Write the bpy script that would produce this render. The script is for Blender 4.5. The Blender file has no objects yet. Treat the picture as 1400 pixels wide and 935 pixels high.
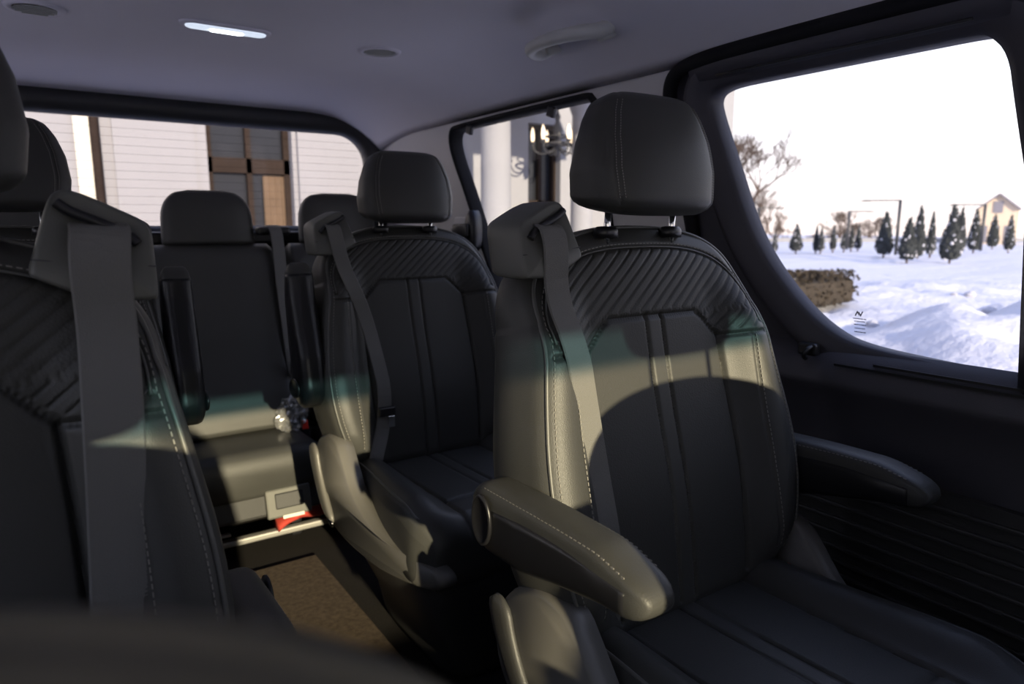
import bpy, bmesh, math, random
import numpy as np
from mathutils import Vector, Matrix, noise
rnd = random.Random(7)
SC = bpy.context.scene
COL = SC.collection
R = math.radians

# ------------------------------------------------------------------ camera
# world: x across the van (right), y towards the tail, z up, metres; camera at the origin
YAW, PITCH = R(34.3), R(9.66)
fw = Vector((math.sin(YAW)*math.cos(PITCH), math.cos(YAW)*math.cos(PITCH), -math.sin(PITCH)))
rt = Vector((math.cos(YAW), -math.sin(YAW), 0))
up = rt.cross(fw)
cam = bpy.data.cameras.new('camera'); camo = bpy.data.objects.new('camera', cam); COL.objects.link(camo)
camo.matrix_world = Matrix(((rt.x, up.x, -fw.x, 0), (rt.y, up.y, -fw.y, 0), (rt.z, up.z, -fw.z, 0), (0, 0, 0, 1)))
cam.sensor_width = 36; cam.lens = 36*940/1400; cam.clip_start = .01; cam.clip_end = 500
cam.dof.use_dof = True; cam.dof.focus_distance = 1.12; cam.dof.aperture_fstop = 4.6
SC.camera = camo
SC.view_settings.view_transform = 'Standard'; SC.view_settings.look = 'None'
SC.view_settings.exposure = 0.6; SC.view_settings.gamma = 1
SC.cycles.max_bounces = 10; SC.cycles.diffuse_bounces = 5; SC.cycles.transparent_max_bounces = 16
SC.cycles.sample_clamp_indirect = 4; SC.cycles.caustics_reflective = False; SC.cycles.caustics_refractive = False
SC.cycles.use_denoising = True

# ------------------------------------------------------------------ sky and sun
w = bpy.data.worlds.new('sky'); SC.world = w; w.use_nodes = True
nt = w.node_tree; nt.nodes.clear()
wo = nt.nodes.new('ShaderNodeOutputWorld'); bg = nt.nodes.new('ShaderNodeBackground')
tc = nt.nodes.new('ShaderNodeTexCoord'); sx = nt.nodes.new('ShaderNodeSeparateXYZ'); cr = nt.nodes.new('ShaderNodeValToRGB')
nt.links.new(tc.outputs['Generated'], sx.inputs[0]); nt.links.new(sx.outputs['Z'], cr.inputs[0])
nt.links.new(cr.outputs[0], bg.inputs[0]); nt.links.new(bg.outputs[0], wo.inputs[0])
e = cr.color_ramp.elements
e[0].position = 0.0; e[0].color = (1.0, .86, .78, 1)
e[1].position = 1.0; e[1].color = (.30, .42, .78, 1)
for p, c in ((.05, (1.0, .93, .90, 1)), (.16, (.93, .94, 1.0, 1)), (.45, (.72, .78, 1.0, 1))):
    k = e.new(p); k.color = c
bg.inputs[1].default_value = 1.5
SUN_DIR = Vector((.14, 1.0, -.257)).normalized()          # low winter sun shining in through the windscreen
sun = bpy.data.lights.new('sun', 'SUN'); sun.energy = 7.2; sun.angle = R(.7); sun.color = (1.0, .86, .62)
suno = bpy.data.objects.new('sun', sun); COL.objects.link(suno)
suno.rotation_euler = SUN_DIR.to_track_quat('-Z', 'Y').to_euler(); suno.location = (-2, -8, 6)

# ------------------------------------------------------------------ materials
MATS = {}
def mat(name, col, rough=.5, metal=0, bump=None, spec=.5, emit=None, var=None, coat=0):
    """bump = (kind, scale, strength, distance); var = (scale, amount)"""
    m = bpy.data.materials.new(name); m.use_nodes = True; MATS[name] = m
    n = m.node_tree; b = n.nodes['Principled BSDF']
    b.inputs['Base Color'].default_value = (*col, 1); b.inputs['Roughness'].default_value = rough
    b.inputs['Metallic'].default_value = metal; b.inputs['Specular IOR Level'].default_value = spec
    b.inputs['Coat Weight'].default_value = coat
    t = n.nodes.new('ShaderNodeTexCoord')
    if emit:
        b.inputs['Emission Color'].default_value = (*emit[:3], 1); b.inputs['Emission Strength'].default_value = emit[3]
    if var:
        nz = n.nodes.new('ShaderNodeTexNoise'); nz.inputs['Scale'].default_value = var[0]; nz.inputs['Detail'].default_value = 5
        mx = n.nodes.new('ShaderNodeMix'); mx.data_type = 'RGBA'
        n.links.new(t.outputs['Object'], nz.inputs['Vector']); n.links.new(nz.outputs[0], mx.inputs['Factor'])
        mx.inputs['A'].default_value = (*[c*(1-var[1]) for c in col], 1); mx.inputs['B'].default_value = (*[min(1, c*(1+var[1])) for c in col], 1)
        n.links.new(mx.outputs['Result'], b.inputs['Base Color'])
    if bump:
        kind, sc, st, di = bump
        if kind == 'noise':
            z = n.nodes.new('ShaderNodeTexNoise'); z.inputs['Detail'].default_value = 4
        elif kind == 'voronoi':
            z = n.nodes.new('ShaderNodeTexVoronoi')
        else:
            z = n.nodes.new('ShaderNodeTexWave'); z.bands_direction = kind
        z.inputs['Scale'].default_value = sc
        bp = n.nodes.new('ShaderNodeBump'); bp.inputs['Strength'].default_value = st; bp.inputs['Distance'].default_value = di
        n.links.new(t.outputs['Object'], z.inputs['Vector']); n.links.new(z.outputs[0], bp.inputs['Height']); n.links.new(bp.outputs[0], b.inputs['Normal'])
    return m
leather = mat('leather', (.046, .046, .043), .46, bump=('voronoi', 700, .35, .0006), spec=.4, var=(9, .12))
perf = mat('perforated_leather', (.042, .042, .039), .5, bump=('voronoi', 330, .45, .0006), spec=.35)
stitch = mat('thread', (.22, .21, .19), .7)
pipem = mat('piping_vinyl', (.10, .10, .093), .4)
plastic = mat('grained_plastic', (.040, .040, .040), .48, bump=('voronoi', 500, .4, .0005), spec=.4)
plasticg = mat('warm_grey_plastic', (.115, .11, .10), .42, bump=('voronoi', 600, .25, .0004))
plasticm = mat('guide_plastic', (.10, .10, .088), .46, bump=('voronoi', 600, .3, .0004))
blackp = mat('black_plastic', (.012, .012, .014), .35)
bluep = mat('door_trim_plastic', (.060, .058, .072), .55, bump=('voronoi', 450, .3, .0005))
rubber = mat('rubber_seal', (.012, .012, .014), .75, spec=.2)
web = mat('belt_webbing', (.14, .138, .130), .62, bump=('voronoi', 900, .7, .0008))
chrome = mat('chrome', (.8, .8, .8), .15, metal=1)
redp = mat('red_button', (.75, .035, .02), .4)
redc = mat('red_cloth', (.38, .035, .02), .8)
head = mat('headliner_fabric', (.88, .85, .91), .95, bump=('noise', 1200, .3, .0006), spec=.1, var=(3, .04))
pill = mat('pillar_plastic', (.70, .68, .67), .6, bump=('noise', 900, .2, .0004), spec=.3)
beige = mat('handle_plastic', (.72, .71, .66), .45)
carpet = mat('carpet', (.085, .066, .050), .95, bump=('noise', 420, 1.0, .004), spec=.05, var=(70, .6))
carpetd = mat('dark_carpet', (.025, .023, .022), .95, bump=('noise', 420, 1.0, .004), spec=.05, var=(160, .4))
cloth = mat('dark_seat_fabric', (.045, .043, .048), .85, bump=('noise', 500, .6, .0012), spec=.2)
snow = mat('snow', (.54, .54, .60), .75, bump=('noise', 7, .7, .06), spec=.3)
plaster = mat('white_plaster', (.275, .275, .292), .9, bump=('noise', 30, .2, .004), spec=.1, var=(1.2, .06))
brown = mat('brown_wood', (.03, .021, .017), .8, spec=.1, var=(6, .3))
paneg = mat('dark_glass', (.022, .024, .03), .12, spec=.25)
curtain = mat('curtain_cloth', (.12, .08, .05), .9, var=(5, .3))
iron = mat('dark_iron', (.04, .04, .045), .5)
bark = mat('bark', (.09, .06, .045), .9, var=(5, .3))
needle = mat('conifer_needles', (.026, .030, .032), .9, bump=('noise', 9, 1, .08), var=(6, .5))
hedgem = mat('brown_hedge_leaves', (.036, .026, .016), .9, bump=('noise', 12, 1, .08), var=(8, .5))
housem = mat('house_plaster', (.62, .50, .38), .9)
roofm = mat('grey_roof', (.20, .19, .22), .7)
lampglow = mat('lamp_diffuser', (.8, .82, .9), .4, emit=(.75, .85, 1.0, .55))
ledm = mat('lit_led', (.9, .95, 1), .4, emit=(.85, .93, 1.0, 5))
bulbm = mat('candle_bulb', (1, .9, .75), .4, emit=(1.0, .72, .42, 2.2))
metalw = mat('white_metal', (.34, .33, .31), .5, metal=.5)
tagm = mat('pale_label', (.6, .57, .5), .7)
inkm = mat('ink', (.02, .02, .05), .6)

def glassmat(name, tint, top=None, z0=0, z1=1, refl=1.0):
    m = bpy.data.materials.new(name); m.use_nodes = True
    n = m.node_tree; n.nodes.clear()
    o = n.nodes.new('ShaderNodeOutputMaterial'); mx = n.nodes.new('ShaderNodeMixShader')
    tr = n.nodes.new('ShaderNodeBsdfTransparent'); gl = n.nodes.new('ShaderNodeBsdfGlossy'); fr = n.nodes.new('ShaderNodeFresnel')
    gl.inputs['Roughness'].default_value = .02; tr.inputs[0].default_value = (*tint, 1); fr.inputs[0].default_value = 1.3
    ge = n.nodes.new('ShaderNodeNewGeometry'); mm = n.nodes.new('ShaderNodeMath'); mm.operation = 'SUBTRACT'; mm.use_clamp = True
    n.links.new(fr.outputs[0], mm.inputs[0]); n.links.new(ge.outputs['Backfacing'], mm.inputs[1]); n.links.new(mm.outputs[0], mx.inputs[0]); n.links.new(tr.outputs[0], mx.inputs[1]); n.links.new(gl.outputs[0], mx.inputs[2]); n.links.new(mx.outputs[0], o.inputs[0])
    if top:
        t = n.nodes.new('ShaderNodeTexCoord'); s = n.nodes.new('ShaderNodeSeparateXYZ'); mr = n.nodes.new('ShaderNodeMapRange')
        mr.inputs['From Min'].default_value = z0; mr.inputs['From Max'].default_value = z1; mr.interpolation_type = 'SMOOTHSTEP'
        c = n.nodes.new('ShaderNodeMix'); c.data_type = 'RGBA'; c.inputs['A'].default_value = (*tint, 1); c.inputs['B'].default_value = (*top, 1)
        n.links.new(t.outputs['Object'], s.inputs[0]); n.links.new(s.outputs['Z'], mr.inputs[0]); n.links.new(mr.outputs[0], c.inputs['Factor']); n.links.new(c.outputs['Result'], tr.inputs[0])
    return m
glass = glassmat('side_glass', (.84, .84, .86))
glassr = glassmat('rear_glass', (.80, .79, .82))
glassw = glassmat('windscreen_glass', (.88, .88, .84), top=(.27, .41, .46), z0=.236, z1=.256)
film = glassmat('clear_film', (.9, .9, .9))

# ------------------------------------------------------------------ mesh helpers
def link(name, me, parent=None, loc=None, rot=None):
    o = bpy.data.objects.new(name, me); COL.objects.link(o)
    if parent: o.parent = parent
    if loc is not None: o.location = loc
    if rot is not None: o.rotation_euler = rot
    return o
def mesh(name, V, Fc, m, smooth=True, ms=None, fm=None):
    me = bpy.data.meshes.new(name); me.from_pydata([tuple(v) for v in V], [], [tuple(f) for f in Fc])
    me.materials.append(m)
    for x in (ms or []): me.materials.append(x)
    if fm: me.polygons.foreach_set('material_index', fm)
    if smooth: me.polygons.foreach_set('use_smooth', [True]*len(me.polygons))
    me.update(); return me
def bmm(name, bm, m, smooth=False):
    me = bpy.data.meshes.new(name); bmesh.ops.recalc_face_normals(bm, faces=bm.faces); bm.to_mesh(me); bm.free(); me.materials.append(m)
    if smooth: me.polygons.foreach_set('use_smooth', [True]*len(me.polygons))
    return me
def O(name, me, parent=None, **k): return link(name, me, parent, **k)
def bx(bm, c, d, rot=None, bev=0, seg=2):
    r = bmesh.ops.create_cube(bm, size=1); vs = r['verts']
    M = Matrix.Translation(c) @ (rot.to_4x4() if rot else Matrix.Identity(4)) @ Matrix.Diagonal((*d, 1))
    bmesh.ops.transform(bm, matrix=M, verts=vs)
    if bev:
        es = list({e for v in vs for e in v.link_edges})
        bmesh.ops.bevel(bm, geom=es, offset=bev, segments=seg, affect='EDGES', profile=.5)
def boxm(name, c, d, m, rot=None, bev=0, seg=2, smooth=False):
    bm = bmesh.new(); bx(bm, c, d, rot, bev, seg)
    return bmm(name, bm, m, smooth)
def rx(a): return Matrix.Rotation(R(a), 3, 'X')
def ry(a): return Matrix.Rotation(R(a), 3, 'Y')
def rz(a): return Matrix.Rotation(R(a), 3, 'Z')
def loft(rings, cap=True, closed=True):
    V = []; Fc = []; n = len(rings[0])
    for r in rings: V += list(r)
    for i in range(len(rings)-1):
        for j in range(n if closed else n-1):
            a = i*n+j; b = i*n+(j+1) % n
            Fc.append((a, b, b+n, a+n))
    if cap and closed:
        Fc.append(tuple(range(n))[::-1]); Fc.append(tuple((len(rings)-1)*n+j for j in range(n)))
    return V, Fc
def fixn(me):
    bm = bmesh.new(); bm.from_mesh(me); bmesh.ops.recalc_face_normals(bm, faces=bm.faces); bm.to_mesh(me); bm.free(); return me
def loftm(name, rings, m, cap=True, closed=True, smooth=True):
    V, Fc = loft(rings, cap, closed); return fixn(mesh(name, V, Fc, m, smooth))
def tube_data(path, r, n=8, closed=False):
    P = [Vector(p) for p in path]; rings = []; N = len(P); prev = None
    for i, p in enumerate(P):
        if closed: t = (P[(i+1) % N]-P[i-1]).normalized()
        else: t = (P[min(i+1, N-1)]-P[max(i-1, 0)]).normalized()
        if prev is None:
            a = Vector((0, 0, 1)) if abs(t.z) < .9 else Vector((1, 0, 0)); u_ = t.cross(a).normalized()
        else:
            u_ = (prev - t*prev.dot(t)).normalized()
        prev = u_; v_ = t.cross(u_); rr = r[i] if isinstance(r, (list, tuple)) else r
        rings.append([p + (u_*math.cos(2*math.pi*j/n) + v_*math.sin(2*math.pi*j/n))*rr for j in range(n)])
    return rings
def tubem(name, path, r, m, n=8, closed=False):
    rings = tube_data(path, r, n, closed)
    if closed: rings.append(rings[0])
    return loftm(name, rings, m, cap=not closed)
def join(datas):
    V = []; Fc = []
    for v, f in datas:
        o = len(V); V += list(v); Fc += [tuple(i+o for i in q) for q in f]
    return V, Fc
def sell(a, b, n=24, e=3.0):
    out = []
    for j in range(n):
        t = 2*math.pi*(j+.5)/n; c, s = math.cos(t), math.sin(t)
        out.append((a*math.copysign(abs(c)**(2/e), c), b*math.copysign(abs(s)**(2/e), s)))
    return out
def smooth(pts, it=3, closed=False):
    P = [Vector(p) for p in pts]
    for _ in range(it):
        Q = [] if closed else [P[0]]
        for i in range(len(P) if closed else len(P)-1):
            a, b = P[i], P[(i+1) % len(P)]
            Q += [a*.75+b*.25, a*.25+b*.75]
        if not closed: Q.append(P[-1])
        P = Q
    return P
def ribbon(name, path, wd, width, m, th=.0016):
    """belt webbing along path; wd = width direction (one vector or one per point)"""
    P = [Vector(p) for p in path]; rings = []
    for i, p in enumerate(P):
        t = (P[min(i+1, len(P)-1)]-P[max(i-1, 0)]).normalized()
        wv = Vector(wd[i] if isinstance(wd, list) else wd); wv = (wv - t*wv.dot(t)).normalized(); nn = t.cross(wv)
        w2 = (width[i] if isinstance(width, list) else width)/2
        rings.append([p-wv*w2-nn*th*.4, p-wv*(w2-.002)+nn*th, p+wv*(w2-.002)+nn*th, p+wv*w2-nn*th*.4, p+wv*(w2-.002)-nn*th, p-wv*(w2-.002)-nn*th])
    return loftm(name, rings, m, smooth=False)
def thing(name, label, cat, loc=(0, 0, 0), group=None, rz_=0):
    o = link(name, None, loc=loc); o.rotation_euler = (0, 0, rz_); o['label'] = label; o['category'] = cat
    if group: o['group'] = group
    return o
def tag(o, label, cat, group=None):
    o['label'] = label; o['category'] = cat
    if group: o['group'] = group
    return o
def struct(o, label=None):
    o['kind'] = 'structure'
    if label: o['label'] = label; 
    return o
def ss(a, b, x):
    t = np.clip((x-a)/(b-a), 0, 1); return t*t*(3-2*t)
def rrect(y0, y1, z0, z1, r, n=8):
    """rounded rectangle as a list of (y, z); r one radius or four (front-bottom, back-bottom, back-top, front-top)"""
    rr = r if isinstance(r, (list, tuple)) else [r]*4
    out = []
    for (cy, cz, a0, q) in ((y0, z0, 180, rr[0]), (y1, z0, 270, rr[1]), (y1, z1, 0, rr[2]), (y0, z1, 90, rr[3])):
        yc = cy + (q if cy == y0 else -q); zc = cz + (q if cz == z0 else -q)
        for k in range(n+1):
            a = R(a0 + 90*k/n); out.append((yc+q*math.cos(a), zc+q*math.sin(a)))
    return out
def resample(loop, n):
    P = [Vector((a, b)) for a, b in loop]; L = [0]
    for i in range(len(P)): L.append(L[-1]+(P[(i+1) % len(P)]-P[i]).length)
    out = []; j = 0
    for k in range(n):
        d = L[-1]*k/n
        while L[j+1] < d: j += 1
        t = (d-L[j])/max(1e-9, L[j+1]-L[j]); p = P[j].lerp(P[(j+1) % len(P)], t); out.append((p.x, p.y))
    return out
def flat_with_holes(name, outer, holes, th, m, place):
    """a panel of thickness th with holes; place(a, b, d) maps panel coordinates to the world"""
    bm = bmesh.new(); edges = []
    for loop in [outer]+holes:
        vs = [bm.verts.new((a, b, 0)) for a, b in loop]
        for i in range(len(vs)): edges.append(bm.edges.new((vs[i], vs[(i+1) % len(vs)])))
    r = bmesh.ops.triangle_fill(bm, use_beauty=True, use_dissolve=False, edges=edges)
    # triangle_fill may fill holes: drop faces whose centre lies in a hole
    def inside(p, loop):
        c = False; n = len(loop)
        for i in range(n):
            (x1, y1), (x2, y2) = loop[i], loop[(i+1) % n]
            if (y1 > p.y) != (y2 > p.y) and p.x < (x2-x1)*(p.y-y1)/(y2-y1)+x1: c = not c
        return c
    bad = [f for f in bm.faces if any(inside(f.calc_center_median(), h) for h in holes)]
    if bad: bmesh.ops.delete(bm, geom=bad, context='FACES_ONLY')
    g = bmesh.ops.extrude_face_region(bm, geom=list(bm.faces))
    for v in g['geom']:
        if isinstance(v, bmesh.types.BMVert): v.co.z = 1
    for v in bm.verts: v.co = place(v.co.x, v.co.y, v.co.z*th)
    return bmm(name, bm, m)
def ring_trim(name, inner, prof, m, place, n=160):
    """sweep prof (list of (outward offset, depth)) around the loop inner"""
    L = resample(inner, n); rings = []
    for i in range(n):
        a = Vector(L[i-1]); b = Vector(L[(i+1) % n]); t = (b-a).normalized(); nn = Vector((t.y, -t.x))
        rings.append([place(L[i][0]+nn.x*o, L[i][1]+nn.y*o, d) for o, d in prof])
    rings.append(rings[0])
    return loftm(name, rings, m, cap=False, closed=False)

# ------------------------------------------------------------------ van shell
FLOOR = -1.10; CX = .385
def XW(z):   # inner face of the side wall, measured from the right
    return 1.432 - .2*(z+.34) if z > -.34 else 1.432
def PR(y, z, d=0): return Vector((XW(z)+d, y, z))
def PL(y, z, d=0): return Vector((2*CX-XW(z)-d, y, z))
def ceil_z(x, y):
    ds = min(1.285-x, x-(2*CX-1.285)); t = max(0, min(1, ds/.36))
    z = .365 + .14*(1-(1-t)**2.4)
    dr = max(0, min(1, (2.97-y)/.45)); z -= .055*(1-dr)**2
    dh = max(0, min(1, (2.3-y)/.5)); z -= .0
    if y < -.3: z -= (.5-.315)*ss(-.3, -.95, y)*t**.5 if t > 0 else 0
    return float(z)
# floor
f = struct(O('floor', boxm('floor', (CX, 1.0, FLOOR-.04), (2.1, 4.3, .08), carpetd)))
# the aisle mat
mt = O('aisle_carpet', boxm('aisle_carpet', (.40, 1.15, FLOOR+.006), (.54, 2.0, .012), carpet, bev=.004)); tag(mt, 'brown pile carpet runner along the aisle between the seats', 'carpet')
# ceiling
nx, ny = 70, 90; xs = np.linspace(2*CX-1.285, 1.285, nx); ys = np.linspace(-.93, 2.975, ny)
V = [(x, y, ceil_z(x, y)) for y in ys for x in xs]; nV = len(V)
V += [(x, y, max(z+.03, z*0+.40+.14*(1-abs((x-CX)/.95)**3))) for (x, y, z) in V[:nV]]
Fc = []
for j in range(ny-1):
    for i in range(nx-1):
        a = j*nx+i; Fc.append((a, a+nx, a+nx+1, a+1)); Fc.append((nV+a, nV+a+1, nV+a+nx+1, nV+a+nx))
for i in range(nx-1):
    Fc.append((i, i+1, nV+i+1, nV+i)); a = (ny-1)*nx+i; Fc.append((a+1, a, nV+a, nV+a+1))
for j in range(ny-1):
    a = j*nx; Fc.append((a+nx, a, nV+a, nV+a+nx)); a += nx-1; Fc.append((a, a+nx, nV+a+nx, nV+a))
struct(O('ceiling', mesh('ceiling', V, Fc, head)))

# side walls: upper panels with window openings
W1 = []     # sliding door window: rounded, lower rear corner cut diagonally
W1 = [(p.x, p.y) for p in smooth([Vector((a, b, 0)) for a, b in
      [(.465, .02), (.460, -.21), (.464, -.268), (.53, -.272), (.64, -.266), (.76, -.256), (.825, -.236), (.90, -.18), (.985, -.075), (1.03, .02), (1.065, .14), (1.10, .25), (1.105, .29), (1.07, .308), (.95, .309), (.65, .309), (.56, .309), (.535, .306), (.505, .27), (.495, .20)]], 2, True)]
W2 = [(p.x, p.y) for p in smooth([Vector((a, b, 0)) for a, b in
      [(1.50, -.2), (1.50, -.30), (1.56, -.30), (2.05, -.30), (2.12, -.30), (2.16, -.22), (2.24, .10), (2.30, .27), (2.285, .334), (2.23, .343), (1.60, .345), (1.52, .345), (1.50, .338), (1.50, .25)]], 2, True)]
W3 = rrect(-.55, .22, -.22, .28, (.05, .05, .05, .05), 5)
def side(nm, P):
    front = [(-.95, -.34), (1.215, -.34), (1.215, .385), (-.95, .385)]
    rear = [(1.215, -.34), (2.80, -.34), (2.80, .385), (1.215, .385)]
    a = O('wall_'+nm, flat_with_holes('door_panel', front, [W1, W3], .035, bluep, P)); struct(a)
    b = O('wall_'+nm+'_rear', flat_with_holes('quarter_panel', rear, [W2], .035, pill, P)); struct(b)
    # lower wall
    c = O('wall_'+nm+'_lower', flat_with_holes('lower_wall', [(-.95, FLOOR), (2.97, FLOOR), (2.97, -.34), (-.95, -.34)], [], .04, bluep, P)); struct(c)
    tr = lambda k, n, me: struct(O('trim_%d' % k, me))
    return a
side('right', PR); side('left', PL)
for nm, P, s in (('right', PR, 1), ('left', PL, -1)):
    k = 1 if s > 0 else 11
    # inner reveal frame of sliding window: outward offset, depth (negative = into the cabin)
    struct(O('trim_%d' % k, ring_trim('window_surround', W1, [(-.004, .036), (-.004, -.008), (.008, -.013), (.030, -.020), (.052, -.028), (.066, -.022), (.072, 0)], bluep, P, 340)))
    struct(O('trim_%d' % (k+1), ring_trim('rear_window_seal', W2, [(-.003, .036), (-.003, -.010), (.004, -.016), (.013, -.015), (.017, 0)], rubber, P)))
    struct(O('trim_%d' % (k+2), ring_trim('front_window_seal', W3, [(-.004, .01), (-.004, -.012), (.006, -.02), (.02, -.018), (.024, 0)], rubber, P)))
    for q, (W, gm) in enumerate(((W1, glass), (W2, glass), (W3, glass))):
        struct(O('window_%d' % (q+(1 if s > 0 else 4)), flat_with_holes('pane', resample(W, 60), [], .004, gm, lambda a, b, d, P=P: P(a, b, d+.018))))
    # door aperture seal: up the pillar and forward along the roof
    path = [P(1.165, -.30, -.012), P(1.175, -.1, -.012), P(1.20, .15, -.014), P(1.215, .28, -.02), P(1.20, .345, -.022), P(1.13, .367, -.022), P(.9, .372, -.022), P(.3, .372, -.022), P(-.6, .372, -.022)]
    struct(O('trim_%d' % (k+3), tubem('door_seal', smooth(path, 3), .017, rubber, 10)))
    # roof rail cover between the window surround and the seal
    rail = [[P(y, .318, -.004), P(y, .322, -.022), P(y, .345, -.03), P(y, .372, -.03), P(y, .382, -.01)] for y in np.linspace(-.9, 1.14, 20)]
    struct(O('trim_%d' % (k+4), loftm('roof_rail_cover', rail, blackp if 0 else bluep, cap=False, closed=False)))
    # slim groove strips above the window
    struct(O('trim_%d' % (k+5), tubem('window_channel', [P(y, .3245, -.034) for y in np.linspace(.55, 1.06, 10)], .003, blackp, 6)))
    # rear corner: wall to tail, rounded
    rings = []
    for z in np.linspace(-.34, .37, 18):
        r = []; X = XW(z)
        for t in np.linspace(0, 1, 14):
            a = t*math.pi/2; x = X + (1.318-.02*max(0, z)-X)*(1-math.cos(a)); y = 2.70+.27*math.sin(a)**.8 if t > 0 else 2.70
            r.append((x if s > 0 else 2*CX-x, y, z))
        rings.append(r)
    struct(O('trim_%d' % (k+6), loftm('corner_pillar', rings, pill, cap=False, closed=False)))
    # belt line ledge and ribbed lower panel
    led = [[P(y, -.258, 0), P(y, -.272, -.022), P(y, -.300, -.044), P(y, -.328, -.062), P(y, -.342, -.064), P(y, -.355, -.052), P(y, -.46, -.016), P(y, -.8, -.012)] for y in np.linspace(-.93, 1.2, 24)]
    struct(O('trim_%d' % (k+7), loftm('door_card', led, bluep, cap=False, closed=False)))
    led = [[P(y, -.30, 0), P(y, -.31, -.02), P(y, -.34, -.03), P(y, -.8, -.02), P(y, -1.1, -.02)] for y in np.linspace(1.2, 2.97, 16)]
    struct(O('trim_%d' % (k+8), loftm('rear_lower_trim', led, plastic, cap=False, closed=False)))
# ribs low on the right door card
dt = struct(O('trim_20', boxm('ribbed_kick_panel', (1.405, .5, -.66), (.02, 1.4, .30), plastic)))
rib = boxm('rib', (0, 0, 0), (.012, 1.36, .010), plastic, bev=.003)
for k in range(9): O('rib', rib, dt, loc=(1.392, .5, -.54-.032*k))
# demister slots below the window
for k, (z, y0, y1) in enumerate(((-.283, .36, .72), (-.293, .34, .80))):
    s_ = struct(O('trim_%d' % (21+k), boxm('slot', (XW(z)-.036-.008*k, (y0+y1)/2, z), (.006, y1-y0, .005), blackp)))
# curtain / coat hook below the window
hk = thing('belt_hook', 'small black moulded hook under the rear lower corner of the big side window', 'hook', (1.375, .86, -.268))
O('hook_plate', boxm('hook_plate', (0, 0, 0), (.02, .045, .028), blackp, bev=.006), hk)
O('hook_arm', tubem('hook_arm', smooth([(0, -.012, .008), (-.022, -.010, .004), (-.026, -.004, -.012), (-.01, .0, -.02)], 2), .005, blackp), hk)
# front pillar (black) at the right edge of the picture
for s, P in ((1, PR), (-1, PL)):
    rg = [[P(.475-.02*t, z, -.0), P(.470, z, -.03), P(.44, z, -.045), P(.36, z, -.05), P(.30, z, -.03), P(.28, z, 0)] for t, z in ((0, -.34), (.1, -.2), (.2, 0), (0, .2), (0, .30), (0, .37))]
    struct(O('trim_%d' % (23 if s > 0 else 24), loftm('front_pillar_cover', rg, blackp, cap=False, closed=False)))
# tail: panel with the rear window
def PB(x, z, d=0): return Vector((x, 2.97-.06*max(0, z)+d, z))
xl, xr = 2*CX-1.235, 1.235
WB = []
base = rrect(xl, xr, -.005, .385, (.04, .04, .13, .13), 8)
WB = base
outerB = [(2*CX-1.42, FLOOR), (1.42, FLOOR), (1.42, -.25), (1.30, .37), (1.2, .46), (.385, .48), (-.43, .46), (2*CX-1.30, .37), (2*CX-1.42, -.25)]
struct(O('wall_back', flat_with_holes('tail_panel', outerB, [WB], .04, blackp, PB)))
struct(O('trim_25', ring_trim('tail_window_frame', WB, [(0, .03), (-.002, -.006), (.01, -.026), (.035, -.040), (.06, -.036), (.078, -.018), (.082, .0)], plastic, PB, 220)))
wb = struct(O('window_7', flat_with_holes('pane', resample(WB, 80), [], .004, glassr, lambda a, b, d: PB(a, b, d+.02))))
for k in range(12):
    z = .015+.0305*k; O('heating_line', tubem('heating_line', [PB(xl+.03, z, .018), PB(CX, z, .018), PB(xr-.03, z, .018)], .0004, rubber, 4), wb)
struct(O('trim_26', boxm('parcel_shelf', (CX, 2.90, -.05), (1.9, .12, .05), blackp, bev=.012)))
# front: windscreen, cowl, dash, footwell
def PF(x, t, d=0):   # t 0 bottom .. 1 top
    return Vector((x, -1.95+1.02*t, -.36+.665*t+d))
ws = flat_with_holes('pane', [(-.42, 0), (1.19, 0), (1.12, 1), (-.35, 1)], [], .005, glassw, PF)
struct(O('window_8', ws))
struct(O('trim_27', boxm('dashboard', (CX, -1.55, -.48), (1.9, .75, .22), plasticg, bev=.06)))
struct(O('trim_28', boxm('cowl', (CX, -1.95, -.73), (2.1, .12, .70), blackp)))
struct(O('trim_29', boxm('windscreen_header', (CX, -.93, .3375), (1.75, .10, .10), head, bev=.02)))
for s in (1, -1):
    p = [(CX+s*.79, -.93, .33), (CX+s*.86, -1.45, .0), (CX+s*.93, -1.98, -.40)]
    struct(O('trim_%d' % (30 if s > 0 else 31), tubem('windscreen_pillar', p, .055, plastic, 10)))
    struct(O('trim_%d' % (32 if s > 0 else 33), boxm('front_side', (CX+s*1.04, -1.45, -.72), (.05, 1.05, .74), bluep)))

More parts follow.
